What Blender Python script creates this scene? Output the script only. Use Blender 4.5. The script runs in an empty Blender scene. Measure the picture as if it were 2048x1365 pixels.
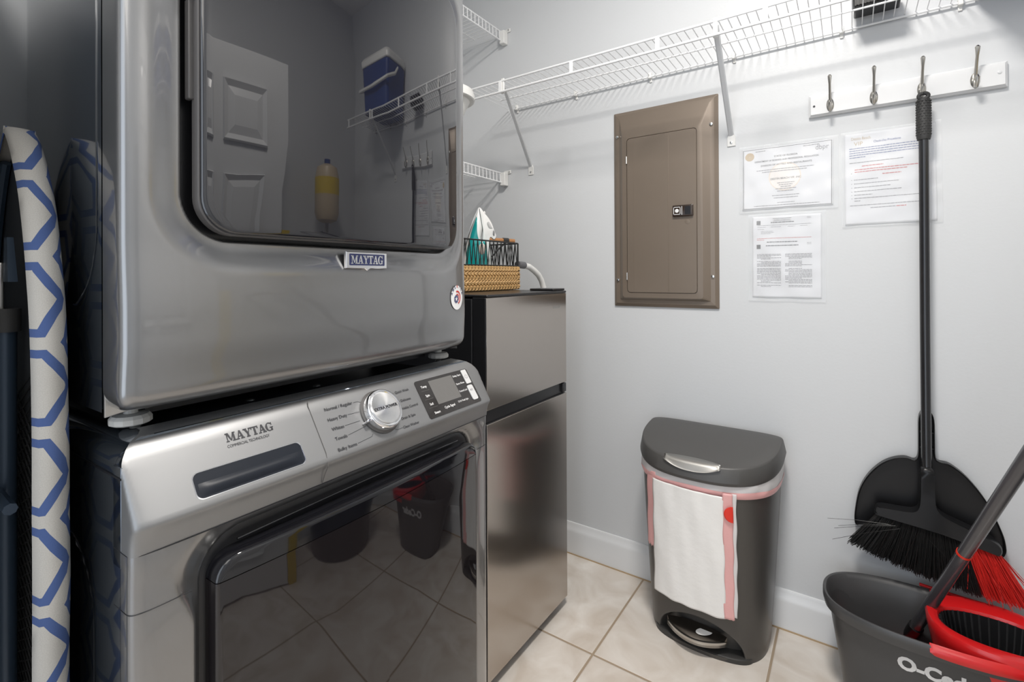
import bpy, math, random
from math import sin, cos, pi, radians
from mathutils import Vector, Matrix
random.seed(7)
SC = bpy.context.scene
COL = SC.collection

# ---------------------------------------------------------------- camera
H = 1.17
YAW, PITCH, ROLL, FPX, CY = 0.604674, 0.0032668, -0.0046447, 980.3, 548.2
fw = Vector((-sin(YAW)*cos(PITCH), cos(YAW)*cos(PITCH), sin(PITCH)))
rt = Vector((cos(YAW), sin(YAW), 0)); up = rt.cross(fw)
r2 = rt*cos(ROLL)+up*sin(ROLL); u2 = -rt*sin(ROLL)+up*cos(ROLL)
cam = bpy.data.cameras.new('camera'); camo = bpy.data.objects.new('camera', cam); COL.objects.link(camo)
cam.sensor_width = 36; cam.lens = FPX/2048*36; cam.shift_y = (CY-682.5)/2048; cam.clip_start = .01
camo.matrix_world = Matrix(((r2.x, u2.x, -fw.x, 0), (r2.y, u2.y, -fw.y, 0), (r2.z, u2.z, -fw.z, H), (0, 0, 0, 1)))
SC.camera = camo

# ---------------------------------------------------------------- world, lights, exposure
w = bpy.data.worlds.new('world'); SC.world = w; w.use_nodes = True
bg = w.node_tree.nodes['Background']; bg.inputs[0].default_value = (.80, .88, 1, 1); bg.inputs[1].default_value = 1.0
SC.view_settings.view_transform = 'Standard'; SC.view_settings.look = 'None'
SC.view_settings.exposure = 0.13; SC.view_settings.gamma = 1
def area(name, loc, target, size, power, color, size_y=None, shape='DISK'):
    l = bpy.data.lights.new(name, 'AREA'); l.energy = power; l.color = color
    l.shape = shape; l.size = size
    if size_y: l.shape = 'RECTANGLE'; l.size_y = size_y
    o = bpy.data.objects.new(name, l); COL.objects.link(o); o.location = loc
    o.rotation_euler = (Vector(target)-Vector(loc)).to_track_quat('-Z', 'Y').to_euler()
    return o
area('ceiling_lamp', (-.15, .66, 2.68), (-.15, .66, 0), .32, 35, (1, .955, .90))
area('doorway_daylight', (-.2, -1.45, 1.25), (-.1, 1.5, 1.0), 1.4, 9, (.84, .92, 1), 2.2)
area('room_light', (.25, -.70, 2.62), (-.1, 1.0, .5), 1.4, 14, (1, .955, .90), 1.2)

# ---------------------------------------------------------------- materials
MATS = {}
def mat(name, col, rough=.5, metal=0, coat=0, coat_rough=.03, bump=0, bscale=200, alpha=1, spec=.5, aniso=0, trans=0, sss=0, emit=0, var=0, vscale=6, ior=None, brush=0):
    if name in MATS: return MATS[name]
    m = bpy.data.materials.new(name); m.use_nodes = True; nt = m.node_tree; p = nt.nodes['Principled BSDF']
    p.inputs['Base Color'].default_value = (*col, 1); p.inputs['Roughness'].default_value = rough
    p.inputs['Metallic'].default_value = metal; p.inputs['Coat Weight'].default_value = coat
    p.inputs['Coat Roughness'].default_value = coat_rough; p.inputs['Alpha'].default_value = alpha
    p.inputs['Specular IOR Level'].default_value = spec; p.inputs['Anisotropic'].default_value = aniso
    p.inputs['Transmission Weight'].default_value = trans
    if ior: p.inputs['IOR'].default_value = ior
    if bump or var or brush:
        tc = nt.nodes.new('ShaderNodeTexCoord')
    if bump:
        n = nt.nodes.new('ShaderNodeTexNoise'); n.inputs['Scale'].default_value = bscale; n.inputs['Detail'].default_value = 4
        b = nt.nodes.new('ShaderNodeBump'); b.inputs['Strength'].default_value = bump; b.inputs['Distance'].default_value = .002
        nt.links.new(tc.outputs['Object'], n.inputs['Vector']); nt.links.new(n.outputs['Fac'], b.inputs['Height'])
        nt.links.new(b.outputs['Normal'], p.inputs['Normal'])
    if var:
        n = nt.nodes.new('ShaderNodeTexNoise'); n.inputs['Scale'].default_value = vscale; n.inputs['Detail'].default_value = 6
        mx = nt.nodes.new('ShaderNodeMix'); mx.data_type = 'RGBA'
        mx.inputs[6].default_value = (*[c*(1-var) for c in col], 1); mx.inputs[7].default_value = (*[min(1, c*(1+var)) for c in col], 1)
        nt.links.new(tc.outputs['Object'], n.inputs['Vector']); nt.links.new(n.outputs['Fac'], mx.inputs[0]); nt.links.new(mx.outputs[2], p.inputs['Base Color'])
    if brush:
        mp = nt.nodes.new('ShaderNodeMapping'); mp.inputs['Scale'].default_value = (4, 4, 900)
        n = nt.nodes.new('ShaderNodeTexNoise'); n.inputs['Scale'].default_value = 1; n.inputs['Detail'].default_value = 3
        b = nt.nodes.new('ShaderNodeBump'); b.inputs['Strength'].default_value = brush; b.inputs['Distance'].default_value = .0005
        nt.links.new(tc.outputs['Object'], mp.inputs['Vector']); nt.links.new(mp.outputs[0], n.inputs['Vector'])
        nt.links.new(n.outputs['Fac'], b.inputs['Height']); nt.links.new(b.outputs['Normal'], p.inputs['Normal'])
    MATS[name] = m; return m
M_wall = mat('wall_paint', (.64, .655, .67), .38, bump=.12, bscale=120, spec=.4)
M_trim = mat('trim_paint', (.75, .76, .77), .25)
M_ceil = mat('ceiling_paint', (.8, .8, .8), .8)
M_slate = mat('slate_paint', (.27, .27, .272), .30, metal=.85, coat=1, coat_rough=.04, bump=.02, bscale=900)
M_cons = mat('console_silver', (.29, .292, .295), .46, metal=.8, coat=.12, coat_rough=.25)
M_side = mat('graphite_paint', (.13, .155, .19), .12, metal=.85, coat=1, coat_rough=.03)
M_blackgap = mat('black_plastic', (.012, .012, .014), .3)
M_gloss = mat('black_gloss', (.006, .006, .008), .06, coat=.6, coat_rough=.02)
M_glass = mat('smoked_glass', (.010, .010, .013), .02, spec=.8, coat=.5, coat_rough=.01)
M_tglass = mat('tinted_window', (.012, .010, .011), .025, spec=.55, coat=.2, coat_rough=.01)
M_hinge = mat('grey_plastic', (.095, .09, .088), .4)
M_chrome = mat('chrome', (.85, .85, .86), .09, metal=1)
M_knobface = mat('spun_metal', (.75, .75, .75), .25, metal=1, aniso=.8)
M_steel = mat('stainless', (.47, .43, .395), .2, metal=1, aniso=.5, brush=.06)
M_fblack = mat('fridge_black', (.016, .016, .018), .3)
M_nickel = mat('brushed_nickel', (.52, .50, .46), .28, metal=1)
M_white = mat('white_wire', (.83, .84, .85), .3)
M_grey = mat('brace_white', (.74, .76, .78), .35)
M_whitep = mat('white_plastic', (.82, .82, .80), .3)
M_brown = mat('panel_brown', (.205, .165, .130), .36, metal=.25, bump=.04, bscale=500, var=.05)
M_dbrown = mat('latch_brown', (.03, .018, .012), .3)
M_screw = mat('screw_metal', (.7, .7, .68), .25, metal=1)
M_ink = mat('ink', (.03, .03, .035), .5)
M_greyink = mat('grey_ink', (.22, .22, .24), .6)
M_redink = mat('red_ink', (.55, .05, .04), .6)
M_blueink = mat('blue_ink', (.06, .10, .30), .6)
M_gold = mat('gold_ink', (.50, .37, .20), .5)
M_tan = mat('tan_ink', (.80, .70, .60), .6)
M_paper = mat('paper', (.74, .75, .78), .5)
M_navy = mat('badge_navy', (.012, .022, .13), .2, coat=1)
M_can = mat('can_charcoal', (.085, .080, .075), .36, metal=.35, bump=.03, bscale=1200)
M_candark = mat('can_shadow_plastic', (.035, .034, .033), .4)
M_lid = mat('can_lid', (.075, .073, .071), .42, metal=.1, bump=.05, bscale=1500)
M_silver = mat('satin_silver', (.55, .53, .50), .28, metal=1)
M_bag = mat('bag_plastic', (.86, .85, .83), .32, bump=.5, bscale=45, spec=.5)
M_film = mat('bag_film', (.88, .86, .86), .3, bump=.6, bscale=40, alpha=.72)
M_pink = mat('bag_pink', (.78, .42, .41), .35, bump=.4, bscale=60)
M_red = mat('red_plastic', (.62, .012, .014), .28, coat=.3)
M_redb = mat('red_bristle', (.62, .025, .02), .35)
M_bucket = mat('bucket_grey', (.060, .060, .062), .36, var=.12, vscale=9, bump=.05, bscale=90)
M_black = mat('dustpan_black', (.010, .010, .011), .30, spec=.3)
M_brist = mat('bristle_black', (.012, .012, .012), .4)
M_tube = mat('handle_black', (.018, .018, .02), .22, metal=.2, coat=.5)
M_tubeg = mat('mop_handle_grey', (.075, .073, .08), .25, metal=.2, coat=.5)
M_rubber = mat('rubber', (.03, .03, .03), .6)
M_rope = mat('seagrass', (.50, .31, .13), .6, var=.35, vscale=60, bump=.3, bscale=300)
M_bwire = mat('black_wire', (.012, .012, .012), .4)
M_ironw = mat('iron_white', (.80, .80, .79), .25)
M_teal = mat('iron_teal', (.01, .30, .30), .15, coat=.6)
M_sole = mat('iron_sole', (.16, .17, .18), .3, metal=.5)
M_wood = mat('wood', (.42, .20, .08), .45, var=.2, vscale=50)
M_navyboard = mat('board_metal', (.030, .048, .075), .35, metal=.3)
M_foot = mat('foot_grey', (.48, .475, .455), .5)
M_lcd = mat('lcd', (.14, .135, .13), .25, bump=.2, bscale=60)
M_print = mat('white_print', (.75, .75, .75), .5)
M_btn = mat('button_white', (.62, .62, .62), .35)
M_clear = mat('clear_film', (.9, .92, .94), .12, alpha=.28, bump=.8, bscale=22, spec=.9)
M_cooler = mat('cooler_blue', (.01, .04, .19), .3)
M_yellow = mat('yellow_paint', (.70, .50, .03), .5)
M_tanb = mat('tan_tank', (.62, .50, .34), .4)
M_copper = mat('pipe_grey', (.3, .28, .26), .35, metal=.8)
M_lamp = mat('sticker_white', (.85, .85, .85), .35)

# floor tiles 18 inch
def tile_mat():
    m = bpy.data.materials.new('floor_tile'); m.use_nodes = True; nt = m.node_tree; p = nt.nodes['Principled BSDF']
    N, L = nt.nodes.new, nt.links.new
    geo = N('ShaderNodeNewGeometry'); sep = N('ShaderNodeSeparateXYZ'); L(geo.outputs['Position'], sep.inputs[0])
    def M(op, a, b=None):
        n = N('ShaderNodeMath'); n.operation = op
        for i, v in enumerate((a, b)):
            if v is None: continue
            if isinstance(v, (int, float)): n.inputs[i].default_value = v
            else: L(v, n.inputs[i])
        return n.outputs[0]
    T = .457
    def edge(s, off):
        a = M('DIVIDE', M('SUBTRACT', s, off), T); a = M('FRACT', a)
        return M('MULTIPLY', M('MINIMUM', a, M('SUBTRACT', 1.0, a)), T)
    d = M('MINIMUM', edge(sep.outputs[0], -.661), edge(sep.outputs[1], 1.384))
    grout = M('LESS_THAN', d, .0034)
    n1 = N('ShaderNodeTexNoise'); n1.inputs['Scale'].default_value = 7; n1.inputs['Detail'].default_value = 8; n1.inputs['Distortion'].default_value = 1.2
    L(geo.outputs['Position'], n1.inputs['Vector'])
    cr = N('ShaderNodeValToRGB'); cr.color_ramp.elements[0].position = .3; cr.color_ramp.elements[1].position = .72
    cr.color_ramp.elements[0].color = (.60, .53, .46, 1); cr.color_ramp.elements[1].color = (.80, .76, .71, 1)
    L(n1.outputs['Fac'], cr.inputs[0])
    mx = N('ShaderNodeMix'); mx.data_type = 'RGBA'; L(grout, mx.inputs[0]); L(cr.outputs[0], mx.inputs[6]); mx.inputs[7].default_value = (.36, .28, .20, 1)
    L(mx.outputs[2], p.inputs['Base Color'])
    r = M('MULTIPLY_ADD', grout, .5); nt.nodes[-1].inputs[2].default_value = .28; L(r, p.inputs['Roughness'])
    h = N('ShaderNodeMapRange'); h.inputs[1].default_value = .002; h.inputs[2].default_value = .006; L(d, h.inputs[0])
    b = N('ShaderNodeBump'); b.inputs['Distance'].default_value = .002; b.inputs['Strength'].default_value = .6; L(h.outputs[0], b.inputs['Height']); L(b.outputs[0], p.inputs['Normal'])
    return m
M_tile = tile_mat()

def trellis_mat():
    """linen with blue interlocking hexagon outlines, laid out on the cloth's own UV (metres)"""
    m = bpy.data.materials.new('trellis_linen'); m.use_nodes = True; nt = m.node_tree; p = nt.nodes['Principled BSDF']
    N, L = nt.nodes.new, nt.links.new
    uv = N('ShaderNodeUVMap'); uv.uv_map = 'UVMap'
    def V(op, a, b=None):
        n = N('ShaderNodeVectorMath'); n.operation = op
        for i, v in enumerate((a, b)):
            if v is None: continue
            if isinstance(v, tuple): n.inputs[i].default_value = v
            else: L(v, n.inputs[i])
        return n
    def M(op, a, b=None):
        n = N('ShaderNodeMath'); n.operation = op
        for i, v in enumerate((a, b)):
            if v is None: continue
            if isinstance(v, (int, float)): n.inputs[i].default_value = v
            else: L(v, n.inputs[i])
        return n.outputs[0]
    s = .104
    q = V('DIVIDE', uv.outputs[0], (s, s, 1)).outputs[0]
    r = (1.732, 1, 1); h = (.866, .5, .5)
    a = V('SUBTRACT', V('FRACTION', V('DIVIDE', q, r).outputs[0]).outputs[0], (.5, .5, .5)).outputs[0]; a = V('MULTIPLY', a, (1.732, 1, 0)).outputs[0]
    q2 = V('SUBTRACT', q, h).outputs[0]
    b = V('SUBTRACT', V('FRACTION', V('DIVIDE', q2, r).outputs[0]).outputs[0], (.5, .5, .5)).outputs[0]; b = V('MULTIPLY', b, (1.732, 1, 0)).outputs[0]
    la = V('LENGTH', a).outputs['Value']; lb = V('LENGTH', b).outputs['Value']
    def hexd(v):
        av = V('ABSOLUTE', v).outputs[0]; sp = N('ShaderNodeSeparateXYZ'); L(av, sp.inputs[0])
        return M('MAXIMUM', sp.outputs[1], M('ADD', M('MULTIPLY', sp.outputs[0], .866), M('MULTIPLY', sp.outputs[1], .5)))
    d = M('MINIMUM', hexd(a), hexd(b))
    mask = M('MULTIPLY', M('GREATER_THAN', d, .335), M('LESS_THAN', d, .43))
    n1 = N('ShaderNodeTexNoise'); n1.inputs['Scale'].default_value = 900; L(uv.outputs[0], n1.inputs['Vector'])
    lin = N('ShaderNodeMix'); lin.data_type = 'RGBA'; L(n1.outputs['Fac'], lin.inputs[0]); lin.inputs[6].default_value = (.36, .34, .31, 1); lin.inputs[7].default_value = (.54, .52, .48, 1)
    mx = N('ShaderNodeMix'); mx.data_type = 'RGBA'; L(mask, mx.inputs[0]); L(lin.outputs[2], mx.inputs[6]); mx.inputs[7].default_value = (.055, .095, .24, 1)
    L(mx.outputs[2], p.inputs['Base Color']); p.inputs['Roughness'].default_value = .9
    bb = N('ShaderNodeBump'); bb.inputs['Strength'].default_value = .3; bb.inputs['Distance'].default_value = .001; L(n1.outputs['Fac'], bb.inputs['Height']); L(bb.outputs[0], p.inputs['Normal'])
    return m
M_trellis = trellis_mat()

# ---------------------------------------------------------------- mesh helpers
class MB:
    def __init__(s): s.v = []; s.f = []; s.uv = None
    def add(s, vs, fs):
        o = len(s.v); s.v += [tuple(v) for v in vs]; s.f += [tuple(i+o for i in f) for f in fs]; return s
    def box(s, x0, x1, y0, y1, z0, z1):
        return s.add([(x, y, z) for x in (x0, x1) for y in (y0, y1) for z in (z0, z1)],
                     [(0, 1, 3, 2), (4, 6, 7, 5), (0, 4, 5, 1), (2, 3, 7, 6), (0, 2, 6, 4), (1, 5, 7, 3)])
    def loft(s, rings, cap0=True, cap1=True, closed=True):
        n = len(rings[0]); o = len(s.v); s.v += [tuple(p) for r in rings for p in r]
        for i in range(len(rings)-1):
            for j in range(n if closed else n-1):
                k = (j+1) % n
                s.f.append((o+i*n+j, o+i*n+k, o+(i+1)*n+k, o+(i+1)*n+j))
        if cap0: s.f.append(tuple(o+j for j in reversed(range(n))))
        if cap1: s.f.append(tuple(o+(len(rings)-1)*n+j for j in range(n)))
        return s
    def tube(s, pts, r, seg=8, caps=True, flat=None):
        pts = [Vector(p) for p in pts]; n = len(pts); rr = r if isinstance(r, (list, tuple)) else [r]*n
        rings = []; prev = None
        for i, p in enumerate(pts):
            t = (pts[min(i+1, n-1)]-pts[max(i-1, 0)]).normalized()
            if prev is None:
                a = Vector((0, 0, 1)) if abs(t.z) < .9 else Vector((1, 0, 0)); nn = t.cross(a).normalized()
            else:
                nn = (prev-t*prev.dot(t)).normalized()
            prev = nn; b = t.cross(nn)
            rings.append([p+(nn*cos(2*pi*k/seg)+b*sin(2*pi*k/seg))*rr[i] for k in range(seg)])
        return s.loft(rings, caps, caps)
    def lathe(s, prof, axis_o, axis=(0, 0, 1), seg=32):
        """prof: (r, h) pairs"""
        ax = Vector(axis).normalized(); a = Vector((1, 0, 0)) if abs(ax.x) < .9 else Vector((0, 1, 0))
        u = ax.cross(a).normalized(); v = ax.cross(u); O = Vector(axis_o)
        return s.loft([[O+ax*h+(u*cos(2*pi*k/seg)+v*sin(2*pi*k/seg))*max(r, 1e-5) for k in range(seg)] for r, h in prof])
    def prism(s, poly, fn, d0, d1):
        """poly of (a,b); fn(a,b,d)->point"""
        return s.loft([[fn(a, b, d0) for a, b in poly], [fn(a, b, d1) for a, b in poly]])
    def grid(s, rows):
        n = len(rows[0]); o = len(s.v); s.v += [tuple(p) for r in rows for p in r]
        for i in range(len(rows)-1):
            for j in range(n-1):
                s.f.append((o+i*n+j, o+i*n+j+1, o+(i+1)*n+j+1, o+(i+1)*n+j))
        return s
    def build(s, name, m, parent=None, smooth=True, angle=35, bevel=0, bseg=2, solid=0, uv=None, sub=0, normals=True):
        me = bpy.data.meshes.new(name); me.from_pydata(s.v, [], s.f); me.update()
        if normals:
            import bmesh
            b = bmesh.new(); b.from_mesh(me); bmesh.ops.recalc_face_normals(b, faces=b.faces); b.to_mesh(me); b.free()
        if uv:
            l = me.uv_layers.new(name='UVMap')
            for lp in me.loops: l.data[lp.index].uv = uv[lp.vertex_index]
        me.materials.append(m)
        o = bpy.data.objects.new(name, me); COL.objects.link(o)
        if smooth:
            me.polygons.foreach_set('use_smooth', [True]*len(me.polygons)); me.set_sharp_from_angle(angle=radians(angle))
        if solid:
            md = o.modifiers.new('solid', 'SOLIDIFY'); md.thickness = solid; md.offset = 0
        if bevel:
            md = o.modifiers.new('bevel', 'BEVEL'); md.width = bevel; md.segments = bseg; md.limit_method = 'ANGLE'; md.angle_limit = radians(40); md.harden_normals = False
        if sub:
            md = o.modifiers.new('sub', 'SUBSURF'); md.levels = sub; md.render_levels = sub
        if parent is not None: o.parent = parent
        return o
def empty(name, loc=(0, 0, 0), rz=0):
    o = bpy.data.objects.new(name, None); COL.objects.link(o); o.location = loc; o.rotation_euler.z = rz; o.empty_display_size = .05
    return o
def tag(o, label=None, cat=None, group=None, kind=None):
    if label: o['label'] = label
    if cat: o['category'] = cat
    if group: o['group'] = group
    if kind: o['kind'] = kind
    return o
def thing(name, label, cat, group=None, loc=(0, 0, 0), rz=0): return tag(empty(name, loc, rz), label, cat, group)
def copy_tree(o, parent=None):
    c = o.copy(); COL.objects.link(c)
    if parent is not None: c.parent = parent
    for ch in [x for x in bpy.data.objects if x.parent == o]: copy_tree(ch, c)
    return c
def off(o, loc):
    """parts are written in world coordinates; shift them when the thing's empty sits at loc"""
    for ch in [x for x in bpy.data.objects if x.parent == o]: ch.location = ch.location-Vector(loc)
    o.location = loc
def rrect(a0, a1, b0, b1, r, seg=6):
    pts = []
    for ca, cb, s in ((a1-r, b1-r, 0), (a0+r, b1-r, 1), (a0+r, b0+r, 2), (a1-r, b0+r, 3)):
        for k in range(seg+1):
            t = (s+k/seg)*pi/2; pts.append((ca+r*cos(t), cb+r*sin(t)))
    return pts
def ease(t): t = max(0, min(1, t)); return t*t*(3-2*t)
def interp(tab, x):
    if x <= tab[0][0]: return tab[0][1]
    for (a, va), (b, vb) in zip(tab, tab[1:]):
        if x <= b: return va+(vb-va)*(x-a)/(b-a)
    return tab[-1][1]

# text as mesh: built-in font
def text(name, s, size, m, parent, fn, align='LEFT', bold=0, depth=.0004, sx=1, width=None):
    """fn(a, b, d): a to the right, b up, d off the surface -> point"""
    cu = bpy.data.curves.new(name, 'FONT'); cu.body = s; cu.size = size; cu.offset = bold; cu.align_x = align; cu.resolution_u = 3
    t = bpy.data.objects.new(name+'_c', cu); COL.objects.link(t); bpy.context.view_layer.update()
    me = bpy.data.meshes.new_from_object(t.evaluated_get(bpy.context.evaluated_depsgraph_get()))
    bpy.data.objects.remove(t, do_unlink=True)
    xs = [v.co.x for v in me.vertices]
    if width and xs: sx = width/(max(xs)-min(xs))
    for v in me.vertices: v.co = Vector(fn(v.co.x*sx, v.co.y, depth))
    me.name = name; me.materials.clear(); me.materials.append(m)
    o = bpy.data.objects.new(name, me); COL.objects.link(o); o.parent = parent
    return o
def slab_word(word, h, fn, d):
    """slab-serif capitals for the washer and dryer badges; returns an MB, starting at a = 0"""
    mb = MB()
    def q(*p): mb.add([fn(a*h, b*h, d) for a, b in p], [tuple(range(len(p)))])
    def bar(x0, x1, y0, y1): q((x0, y0), (x1, y0), (x1, y1), (x0, y1))
    x = 0
    for ch in word:
        if ch == 'M':
            bar(x, x+.32, 0, .12); bar(x, x+.28, .88, 1); bar(x+.11, x+.2, 0, 1); bar(x+.68, x+1.06, 0, .12); bar(x+.78, x+1.06, .88, 1); bar(x+.77, x+.96, 0, 1)
            q((x+.12, 1), (x+.34, 1), (x+.60, .1), (x+.48, .1)); q((x+.80, 1), (x+.86, .86), (x+.60, .1), (x+.50, .1)); adv = 1.10
        elif ch == 'A':
            bar(x-.02, x+.30, 0, .12); bar(x+.46, x+.88, 0, .12); bar(x+.22, x+.58, .28, .38)
            q((x+.07, 0), (x+.17, 0), (x+.45, .86), (x+.38, 1)); q((x+.36, 1), (x+.52, 1), (x+.80, 0), (x+.58, 0)); adv = .86
        elif ch == 'Y':
            bar(x-.02, x+.38, .88, 1); bar(x+.56, x+.86, .88, 1); bar(x+.24, x+.64, 0, .12); bar(x+.34, x+.54, 0, .48)
            q((x+.06, 1), (x+.28, 1), (x+.54, .45), (x+.34, .42)); q((x+.66, 1), (x+.77, 1), (x+.54, .42), (x+.44, .42)); adv = .84
        elif ch == 'T':
            bar(x, x+.80, .88, 1); bar(x, x+.1, .7, 1); bar(x+.70, x+.80, .7, 1); bar(x+.30, x+.50, 0, 1); bar(x+.2, x+.6, 0, .12); adv = .80
        elif ch == 'G':
            cx, cy = x+.42, .5
            for k in range(14):
                t0 = radians(48+k*19); t1 = radians(48+(k+1)*19)
                def wd(t): return .10+.12*abs(cos(t))
                q((cx+.42*cos(t0), cy+.52*sin(t0)), (cx+.42*cos(t1), cy+.52*sin(t1)), (cx+(.42-wd(t1))*cos(t1), cy+(.52-.1)*sin(t1)), (cx+(.42-wd(t0))*cos(t0), cy+(.52-.1)*sin(t0)))
            bar(x+.60, x+.78, .02, .42); bar(x+.48, x+.86, .36, .46); bar(x+.68, x+.77, .68, 1); adv = .90
        x += adv
    return mb, x*h

# ================================================================= ROOM
D = 1.85; XL = -1.64; XR = 1.0; YB = -1.5; ZC = 2.72
tag(MB().box(XL-.1, XR+.1, YB, D+.1, -.1, 0).build('floor', M_tile, smooth=False), kind='structure')
tag(MB().box(XL-.1, XR+.1, YB, D+.1, ZC, ZC+.1).build('ceiling', M_ceil, smooth=False), kind='structure')
tag(MB().box(XL-.1, XR+.1, D, D+.1, 0, ZC).build('wall_back', M_wall, smooth=False), kind='structure')
tag(MB().box(XL-.1, XL, YB, D, 0, ZC).build('wall_left', M_wall, smooth=False), kind='structure')
tag(MB().box(XR, XR+.1, YB, D, 0, ZC).build('wall_right', M_wall, smooth=False), kind='structure')
tag(MB().box(XL, -.80, .0, .062, 0, ZC).build('shade_partition', M_wall, smooth=False), kind='structure')  # unseen wall added to darken what the machine sides reflect
mb = MB().box(XL, -.95, YB-.1, YB, 0, ZC).box(.55, XR, YB-.1, YB, 0, ZC).box(-.95, .55, YB-.1, YB, 2.3, ZC)
tag(mb.build('wall_front', M_wall, smooth=False), kind='structure')
def baseboard(name, p0, p1, n):
    """profile swept from p0 to p1, n = direction into the room"""
    prof = [(0, 0), (.016, 0), (.016, .092), (.013, .104), (.008, .110), (.007, .120), (.004, .127), (0, .128)]
    m = MB(); m.loft([[(p[0]+n[0]*a, p[1]+n[1]*a, b) for a, b in prof] for p in (p0, p1)])
    tag(m.build(name, M_trim, angle=50), kind='structure')
baseboard('baseboard_back', (XL, D), (XR, D), (0, -1))
baseboard('baseboard_right', (XR, -.0), (XR, D-.016), (-1, 0))
baseboard('baseboard_left', (XL, .30), (XL, D-.016), (1, 0))
tag(MB().box(XL, XR, D-.019, D-.0161, 0, .004).build('trim_1', mat('caulk', (.45, .33, .20), .7)), kind='structure')

# ---------------------------------------------------------------- panelled door, open against the right wall (seen in reflections)
dr = thing('door', 'white six-panel interior door standing open on the right of the room, reflected in the dryer glass', 'door')
DX = .60
mb = MB().box(DX, DX+.035, .22, .98, .01, 2.03); mb.build('door_leaf', M_trim, dr, bevel=.003)
for (a0, a1) in ((.09, .33), (.39, .63)):
    for (z0, z1) in ((.22, .85), (1.0, 1.55), (1.67, 1.90)):
        m = MB(); m.loft([[(DX-0.0015, y+.22, z) for y, z in rrect(a0, a1, z0, z1, .001, 1)], [(DX-0.0160, y+.22, z) for y, z in rrect(a0+.006, a1-.006, z0+.006, z1-.006, .001, 1)],
                          [(DX-0.0035, y+.22, z) for y, z in rrect(a0+.028, a1-.028, z0+.028, z1-.028, .001, 1)], [(DX-0.0120, y+.22, z) for y, z in rrect(a0+.06, a1-.06, z0+.06, z1-.06, .001, 1)]], False, True)
        m.build('panel', M_trim, dr, smooth=False)
m = MB().lathe([(.026, 0), (.028, .004), (.012, .012), (.012, .035), (.027, .045), (.030, .06), (.022, .072), (0, .075)], (DX, .28, 1.0), (-1, 0, 0), 24); m.build('door_knob', M_nickel, dr)
off(dr, (DX+.0175, .60, .01))

# ================================================================= ELECTRICAL PANEL
ep = thing('electrical_panel', 'brown metal breaker panel cover with hinged door mounted on the grey wall', 'electrical panel')
X0, X1, Z0, Z1 = -.775, -.383, 1.048, 1.812
yw = D
def rect4(x0, x1, z0, z1, y, r=.003): return [(x, y, z) for x, z in rrect(x0, x1, z0, z1, r, 3)]
dx0, dx1, dz0, dz1 = -.712, -.452, 1.103, 1.697
m = MB(); m.loft([rect4(X0, X1, Z0, Z1, yw-.0005), rect4(X0, X1, Z0, Z1, yw-.006), rect4(X0+.012, X1-.012, Z0+.012, Z1-.012, yw-.014), rect4(X0+.026, X1-.026, Z0+.026, Z1-.026, yw-.015),
                  rect4(dx0-.02, dx1+.02, dz0-.02, dz1+.02, yw-.030, .01), rect4(dx0-.002, dx1+.002, dz0-.002, dz1+.002, yw-.031, .013), rect4(dx0-.002, dx1+.002, dz0-.002, dz1+.002, yw-.026, .013)], True, True)
m.build('cover', M_brown, ep, angle=20)
m = MB(); m.loft([rect4(dx0, dx1, dz0, dz1, yw-.0262, .012), rect4(dx0, dx1, dz0, dz1, yw-.0315, .012), rect4(dx0+.001, dx1-.001, dz0+.001, dz1-.001, yw-.0325, .011)])
dd = m.build('door', M_brown, ep, angle=20)
MB().box(-.5545, -.5515, yw-.0335, yw-.0324, dz0+.006, dz1-.006).build('crease', M_brown, dd, bevel=.0005)
MB().box(-.6865, -.6855, yw-.0329, yw-.0324, dz0+.006, dz1-.006).build('crease', M_brown, dd)
for z in (1.165, 1.615):
    MB().tube([(dx0-.001, yw-.034, z-.014), (dx0-.001, yw-.034, z+.014)], .0025, 8).build('hinge', M_screw, ep)
lt = MB().loft([rect4(-.535, -.463, 1.382, 1.423, yw-.0324, .003), rect4(-.535, -.463, 1.382, 1.423, yw-.041, .003), rect4(-.532, -.466, 1.385, 1.420, yw-.043, .003)]).build('latch', M_dbrown, ep)
MB().box(-.491, -.470, yw-.0445, yw-.0432, 1.388, 1.417).build('slide', M_blackgap, lt, bevel=.001)
fr = MB()
for a in ((-.531, -.506, 1.4145, 1.4165), (-.531, -.506, 1.3885, 1.3905), (-.531, -.529, 1.3885, 1.4165), (-.508, -.506, 1.3885, 1.4165), (-.502, -.500, 1.387, 1.418)):
    fr.box(a[0], a[1], yw-.0437, yw-.0431, a[2], a[3])
fr.lathe([(.007, 0), (.007, .0006)], (-.5185, yw-.0431, 1.4025), (0, -1, 0), 16)
fr.build('emblem', M_print, lt, smooth=False)
MB().lathe([(.0085, 0), (.0085, .0006), (.007, .0008)], (-.485, yw-.0325, 1.362), (0, -1, 0), 20).build('knockout', M_brown, ep)
for (x, z) in ((-.757, 1.716), (-.757, 1.151), (-.405, 1.705), (-.402, 1.163)):
    MB().lathe([(.006, 0), (.0062, .002), (.005, .004), (.0015, .005)], (x, yw-.0155, z), (0, -1, 0), 16).build('screw', M_screw, ep)
off(ep, (-.58, D, 1.43))

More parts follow.
